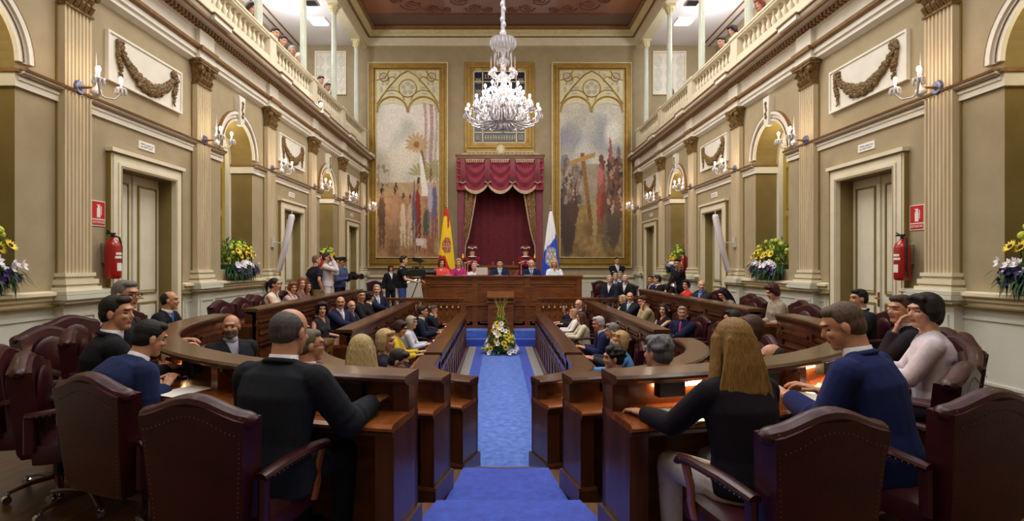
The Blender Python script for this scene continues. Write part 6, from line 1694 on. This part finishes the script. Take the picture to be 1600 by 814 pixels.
fchair(404, 0, 9.4, 92, 'third empty burgundy armchair, touching the ponytailed person')
fchair(1285, 0, 2.06, -12, 'burgundy studded armchair with its wide back to the viewer, first right of the aisle')
fchair(1540, 0, 2.38, -13, 'large burgundy armchair at the right picture edge showing its studded back')
fchair(1497, 0, 3.0, -40, 'burgundy armchair lit on its front, behind the large one at right')
fchair(1512, 0, 3.5, -55, 'burgundy armchair third from the right picture corner, turned sideways')
fchair(1490, 0, 4.05, -84, 'burgundy armchair of the person in the white jacket')
fchair(1470, 0, 4.6, -90, 'burgundy armchair nearest the right pedestal')
fchair(1183, 0, 8.9, -95, 'empty burgundy armchair left of the auburn-haired reader')
fchair(1264, 0, 7.3, -100, 'empty dark burgundy armchair right of the auburn-haired reader')
place_chair(2.75, 7.75, -85, -.28, 'empty burgundy armchair at the open end of the right middle row')
place_chair(-2.75, 7.7, 85, -.28, 'empty burgundy armchair at the open end of the left middle row')
# dais chairs
for px in (690, 717, 741, 781, 830, 866):
    x = CAM.x + (px-VX)/F*15.7
    place_chair(x, 15.75, 180, .3, 'burgundy leather armchair behind the presidium bench, %s' % {690:'of the person in coral', 717:'of the person in magenta', 741:'of the white-clad person', 781:'the central one', 830:'of the white-haired person', 866:'of the person in the white blouse'}[px])
place_chair(at(582, 440, 17).x, 17.0, 180, 0, 'dark armchair standing alone below the left painting')
place_chair(at(940, 440, 17).x, 17.0, 180, 0, 'dark armchair standing alone below the right painting')

# ------------------------------------------------------------------ cameras and small things
def tv_camera(x, y, z0, h, hd, label, big=True, col=M_BLACK):
    t = thing('television_camera', label, 'camera', (x, y, z0), -math.radians(hd)); s = 1 if big else .55
    for k in range(3):
        a = 2*PI*k/3 + .5
        mb = MB(); mb.tube([(.03*math.cos(a), .03*math.sin(a), h-.12), (.24*math.cos(a), .24*math.sin(a), (h-.12)*.5), (.40*math.cos(a), .40*math.sin(a), .02)], [.016,.02,.012], 6); obj('tripod_leg', mb, M_CHROME if big else M_BLACK, t)
    mb = MB(); mb.lathe([(.06,h-.16),(.07,h-.12),(.05,h-.06),(.07,h-.02)], n=12); mb.tube([(0,0,h-.06),(.12,-.3,h-.15),(.13,-.36,h-.17)], .012, 6); obj('fluid_head', mb, M_CHROME, t)
    mb = MB(); mb.box(-.055*s, .055*s, -.24*s, .16*s, h, h+.19*s); mb.box(-.05*s,.05*s,-.34*s,-.24*s,h+.02,h+.16*s); obj('camera_body', mb, col, t, bevel=.012*s)
    mb = MB(); mb.tube([(0,.15*s,h+.10*s),(0,.36*s,h+.10*s)], [.055*s,.06*s], 14); mb.tube([(0,.36*s,h+.10*s),(0,.44*s,h+.10*s)], [.065*s,.075*s], 14); obj('lens', mb, M_BLACK, t)
    mb = MB(); mb.box(-.012*s,.012*s,-.18*s,.12*s,h+.24*s,h+.26*s); mb.box(-.012*s,.012*s,-.18*s,-.15*s,h+.18*s,h+.25*s); mb.box(-.012*s,.012*s,.09*s,.12*s,h+.18*s,h+.25*s); obj('handle', mb, M_BLACK, t)
    mb = MB(); mb.tube([(-.08*s,-.02,h+.22*s),(-.08*s,-.12*s,h+.22*s)], .035*s, 8); 
    if big: mb.tube([(0,.04,h+.26),(0,.0,h+.36)], .012, 6); mb.obox((0,-.05,h+.42), (.03,0,0), (0,.12,-.03), (0,.012,.05)); mb.tube([(0,.03,h+.4),(0,.12,h+.41)], .03, 8)
    obj('viewfinder', mb, M_BLACK, t)
    return t
tv_camera(at(655, 430, 14.0).x, 14.0, 0, 1.22, 85, 'large television camera on a silver tripod beside the presidium bench')
tv_camera(at(1052, 430, 12.6).x, 12.6, 0, 1.15, -150, 'black camcorder on a tripod worked by the person in black, right wall', False)
def handcam(p, hd, label, s=1.0, lens=.14):
    t = thing('photo_camera', label, 'camera', p, -math.radians(hd))
    mb = MB(); mb.box(-.07*s,.07*s,-.035*s,.035*s,-.05*s,.05*s); mb.box(-.03*s,.03*s,-.03*s,.03*s,.05*s,.075*s); obj('camera_body', mb, M_BLACK, t, bevel=.008)
    mb = MB(); mb.tube([(0,.03*s,0),(0,lens*s,0),(0,(lens+.05)*s,0)], [.035*s,.036*s,.045*s], 12); obj('lens', mb, mat('lens_dark', (28,26,34), .2), t)
def world(p, v):
    r = p.rotation_euler.z; s = p.scale[0]; return Vector((p.location.x + s*(v.x*math.cos(r) - v.y*math.sin(r)), p.location.y + s*(v.x*math.sin(r) + v.y*math.cos(r)), p.location.z + s*v.z))
p, HC, HR, WL, WR = st['cam1']; handcam(world(p, HC + HR @ Vector((.0,.17,-.01))), 82, 'black photo camera with long lens held at the white-shirted photographer\'s eye', .9)
p, HC, HR, WL, WR = st['cam2']; handcam(world(p, (WL+WR)/2 + Vector((0,.12,.04))), 120, 'chunky black camcorder held by the person in the flat cap', 1.7)
mb = MB(); mb.lathe([(.085,.07),(.10,.08),(.11,.11),(.08,.135),(0,.14)], HC, 14); mb.ell(HC + HR @ Vector((0,.10,.075)), (.07,.05,.012), 10, 5, HR); obj('cap', mb, cloth((30,28,34)), p, smooth=True)

def paper(x, y, z, rz, w, l, label, name='paper_sheet', group='papers on the desks'):
    mb = MB(); mb.grid(4, 4, lambda u, v: (w*(u-.5), l*(v-.5), .002 + .006*(u-.5)**2*4*(1 if rz > 0 else 0))); mb.add([(-w/2,-l/2,0),(w/2,-l/2,0),(w/2,l/2,0),(-w/2,l/2,0)], [(0,3,2,1)])
    o = obj(name, mb, M_PAPER, None, loc=(x, y, z), rot=(0,0,rz)); tag(o, label, 'paper', group)
def on_desk(row, sgn, ang=None, y=None, u=.28):
    R, L, g = ROWS[row]
    if ang is not None:
        a = math.radians(ang); r = R + u; return sgn*r*math.sin(a), YC - r*math.cos(a), L + .741, sgn*a
    return sgn*(R+u), y, L + .741, 0
for row, sgn, ang, yy, lab in (('O', -1, 22, None, 'white papers on the desk beside the bald-crowned person in black'), ('O', -1, 35, None, 'small white sheet under the ledge post of the left outer curve'), ('O', -1, 70, None, 'papers before the person with the blue tie'), ('O', 1, 30, None, 'white notes under the hands of the royal navy suit'), ('O', 1, 36, None, 'second white sheet beyond the royal navy suit\'s hands'),
        ('O', 1, 15.5, None, 'folded white paper touched by the golden-blonde person'), ('I', -1, None, 9.6, 'open papers of the navy-suited reader, left inner row'), ('I', -1, None, 10.7, 'spread sheets on the left inner desk'), ('I', -1, None, 11.8, 'far sheet on the left inner desk'), ('I', 1, None, 11.4, 'sheets on the far right inner desk'), ('I', 1, None, 8.0, 'sheet before the silver-haired person'), ('I', 1, 60, None, 'crumpled white paper before the curly black-haired person')):
    x, y, z, a = on_desk(row, sgn, ang, yy); paper(x, y, z, a + .2, .2, .28, lab)
x, y, z, a = on_desk('O', 1, 12.0, None, .22)
t = thing('phone', 'dark pink mobile phone lying on the right outer desk near its aisle end', 'phone', (x-.02, y, z), 1.2)
mb = MB(); mb.box(-.03,.03,-.06,.06,0,.014); obj('phone_case', mb, mat('pink_case', (150, 50, 84), .3), t, bevel=.005)
mb = MB(); mb.box(-.025,.025,-.052,.052,.0141,.0146); obj('screen', mb, M_BLACK, t)
x, y, z, a = on_desk('O', -1, 13.5, None, .2)
M_BLOT = mat('blotter_leather', (110, 62, 30), .4)
for sgn, ang, nm in ((-1, 14.5, 'left'), (1, 13, 'right')):
    x, y, z, a = on_desk('O', sgn, ang, None, .22)
    mb = MB(); mb.box(-.14,.14,-.11,.11,0,.003); tag(obj('desk_blotter', mb, M_BLOT, None, loc=(x, y, z-.001+.0005), rot=(0,0,a)), 'flat leather blotter inlaid on the %s outer desk near its aisle end' % nm, 'desk pad', 'desk pads')
# laptop and things on the dais
p = at(753, 430, 14.9)
t = thing('laptop', 'open white-backed laptop standing on the presidium bench', 'laptop', (p.x, 14.85, 1.236), 0)
mb = MB(); mb.box(-.16,.16,0,.22,0,.015); obj('base', mb, M_CHROME, t, bevel=.004)
mb = MB(); mb.obox((0,-.02,.11), (.16,0,0), (0,-.004,-.001), (0,-.025,.10)); obj('lid', mb, M_PAPER, t)
for px, lab in ((700, 'papers of the person in coral'), (728, 'papers of the person in magenta'), (779, 'white sheet before the central person'), (826, 'papers of the white-haired person'), (868, 'papers before the white blouse')):
    q = at(px, 430, 14.8); paper(q.x, 14.85, 1.237, 0, .2, .26, lab, group='papers on the presidium bench')
for px, lab in ((712, 'the magenta jacket'), (765, 'the laptop'), (796, 'the central person'), (845, 'the white-haired person')):
    q = at(px, 430, 14.8); t = thing('desk_microphone', 'gooseneck microphone on the presidium bench beside %s' % lab, 'microphone', (q.x, 14.75, 1.236), 0, 'presidium microphones')
    mb = MB(); mb.lathe([(.05,0),(.05,.01),(.02,.02)], n=10); obj('base', mb, M_BLACK, t)
    mb = MB(); mb.tube([(0,0,.02),(0,.02,.12),(0,.06,.17)], .005, 5); mb.tube([(0,.06,.17),(0,.09,.19)], .011, 6); obj('gooseneck', mb, M_BLACK, t)
# throne-like centre chair back
t = thing('carved_throne', 'wide carved wooden bench seat with red padding under the canopy', 'chair', (.1, 17.6, .3))
mb = MB(); mb.box(-1.0,1.0,0,.5,0,.42); mb.box(-1.05,1.05,.42,.5,0,1.15); rect_frame(mb, -1.05, 1.05, .5, 1.2, .08, lambda a, b, d: (a, d, b), .36, .5); obj('frame', mb, M_WOODB, t)
for k in range(3):
    mb = MB(); mb.ell((-.66+.66*k, .4, .85), (.28,.05,.24), 14, 8); obj('back_pad', mb, M_VELVETL, t, smooth=True)
    mb = MB(); mb.ell((-.66+.66*k, .22, .44), (.3,.22,.06), 14, 8); obj('seat_pad', mb, M_VELVETL, t, smooth=True)
for k in range(4):
    mb = MB(); mb.lathe([(.03,1.15),(.045,1.2),(.02,1.24),(.035,1.28),(0,1.33)], (-1.02+.68*k, .46, 0), 8); obj('finial', mb, M_WOODB, t, smooth=True)
# ------------------------------------------------------------------ lights, camera
def lamp(kind, name, loc, power, color, size=.1, rot=None, sy=None):
    l = bpy.data.lights.new(name, kind); l.energy = power; l.color = color
    if kind == 'AREA':
        l.shape = 'RECTANGLE'; l.size = size; l.size_y = sy or size
    else: l.shadow_soft_size = size
    o = link(name, l, None, loc, rot or (0,0,0)); return o
lamp('AREA', 'hall_fill', (0, 2.0, 9.9), 330, (1, .96, .91), 5, None, 6)  # both hall lights are unseen fill, added to brighten the room
lamp('AREA', 'hall_fill', (0, 10.5, 9.9), 580, (1, .96, .91), 5, None, 6)
lamp('AREA', 'gallery_light', (-6.4, 8, 9.5), 120, (1, .97, .95), 1.5, None, 16)
lamp('AREA', 'gallery_light', (6.5, 8, 9.5), 120, (1, .97, .95), 1.5, None, 16)
for side, xx in (('left', XL - 1.5), ('right', XR + 1.5)):
    for y in (2, 7, 12, 17): lamp('POINT', 'gallery_ceiling_fill', (xx, y, 8.6), 85, (1, .97, .96), .25)  # added fill that brightens the gallery ceiling in place of bounce
for side in ('left', 'right'):
    for y in (4.93, 10.29, 15.65): lamp('POINT', 'niche_fill', wloc(side, y, 3.95, -.25), 9, (1, .86, .6), .05)  # unseen fill added inside each niche to brighten its back
w = bpy.data.worlds.new('world'); SC.world = w; w.use_nodes = True
w.node_tree.nodes['Background'].inputs[0].default_value = (.9, .95, 1, 1); w.node_tree.nodes['Background'].inputs[1].default_value = 0.05
cd = bpy.data.cameras.new('camera'); cam = link('camera', cd, None, CAM, (PI/2, 0, 0))
cd.sensor_width = 36; cd.lens = 36 * F / 1600; cd.shift_x = (800 - VX) / 1600; cd.shift_y = -(407 - VY) / 1600
cd.clip_start = 0.05; cd.clip_end = 100
SC.camera = cam
SC.view_settings.view_transform = 'Standard'; SC.view_settings.look = 'None'; SC.view_settings.gamma = 1; SC.view_settings.use_curve_mapping = False
SC.view_settings.exposure = 0.35
SC.cycles.use_denoising = True
SC.cycles.max_bounces = 7; SC.cycles.diffuse_bounces = 4; SC.cycles.glossy_bounces = 3; SC.cycles.transmission_bounces = 4
SC.cycles.sample_clamp_indirect = 4.0
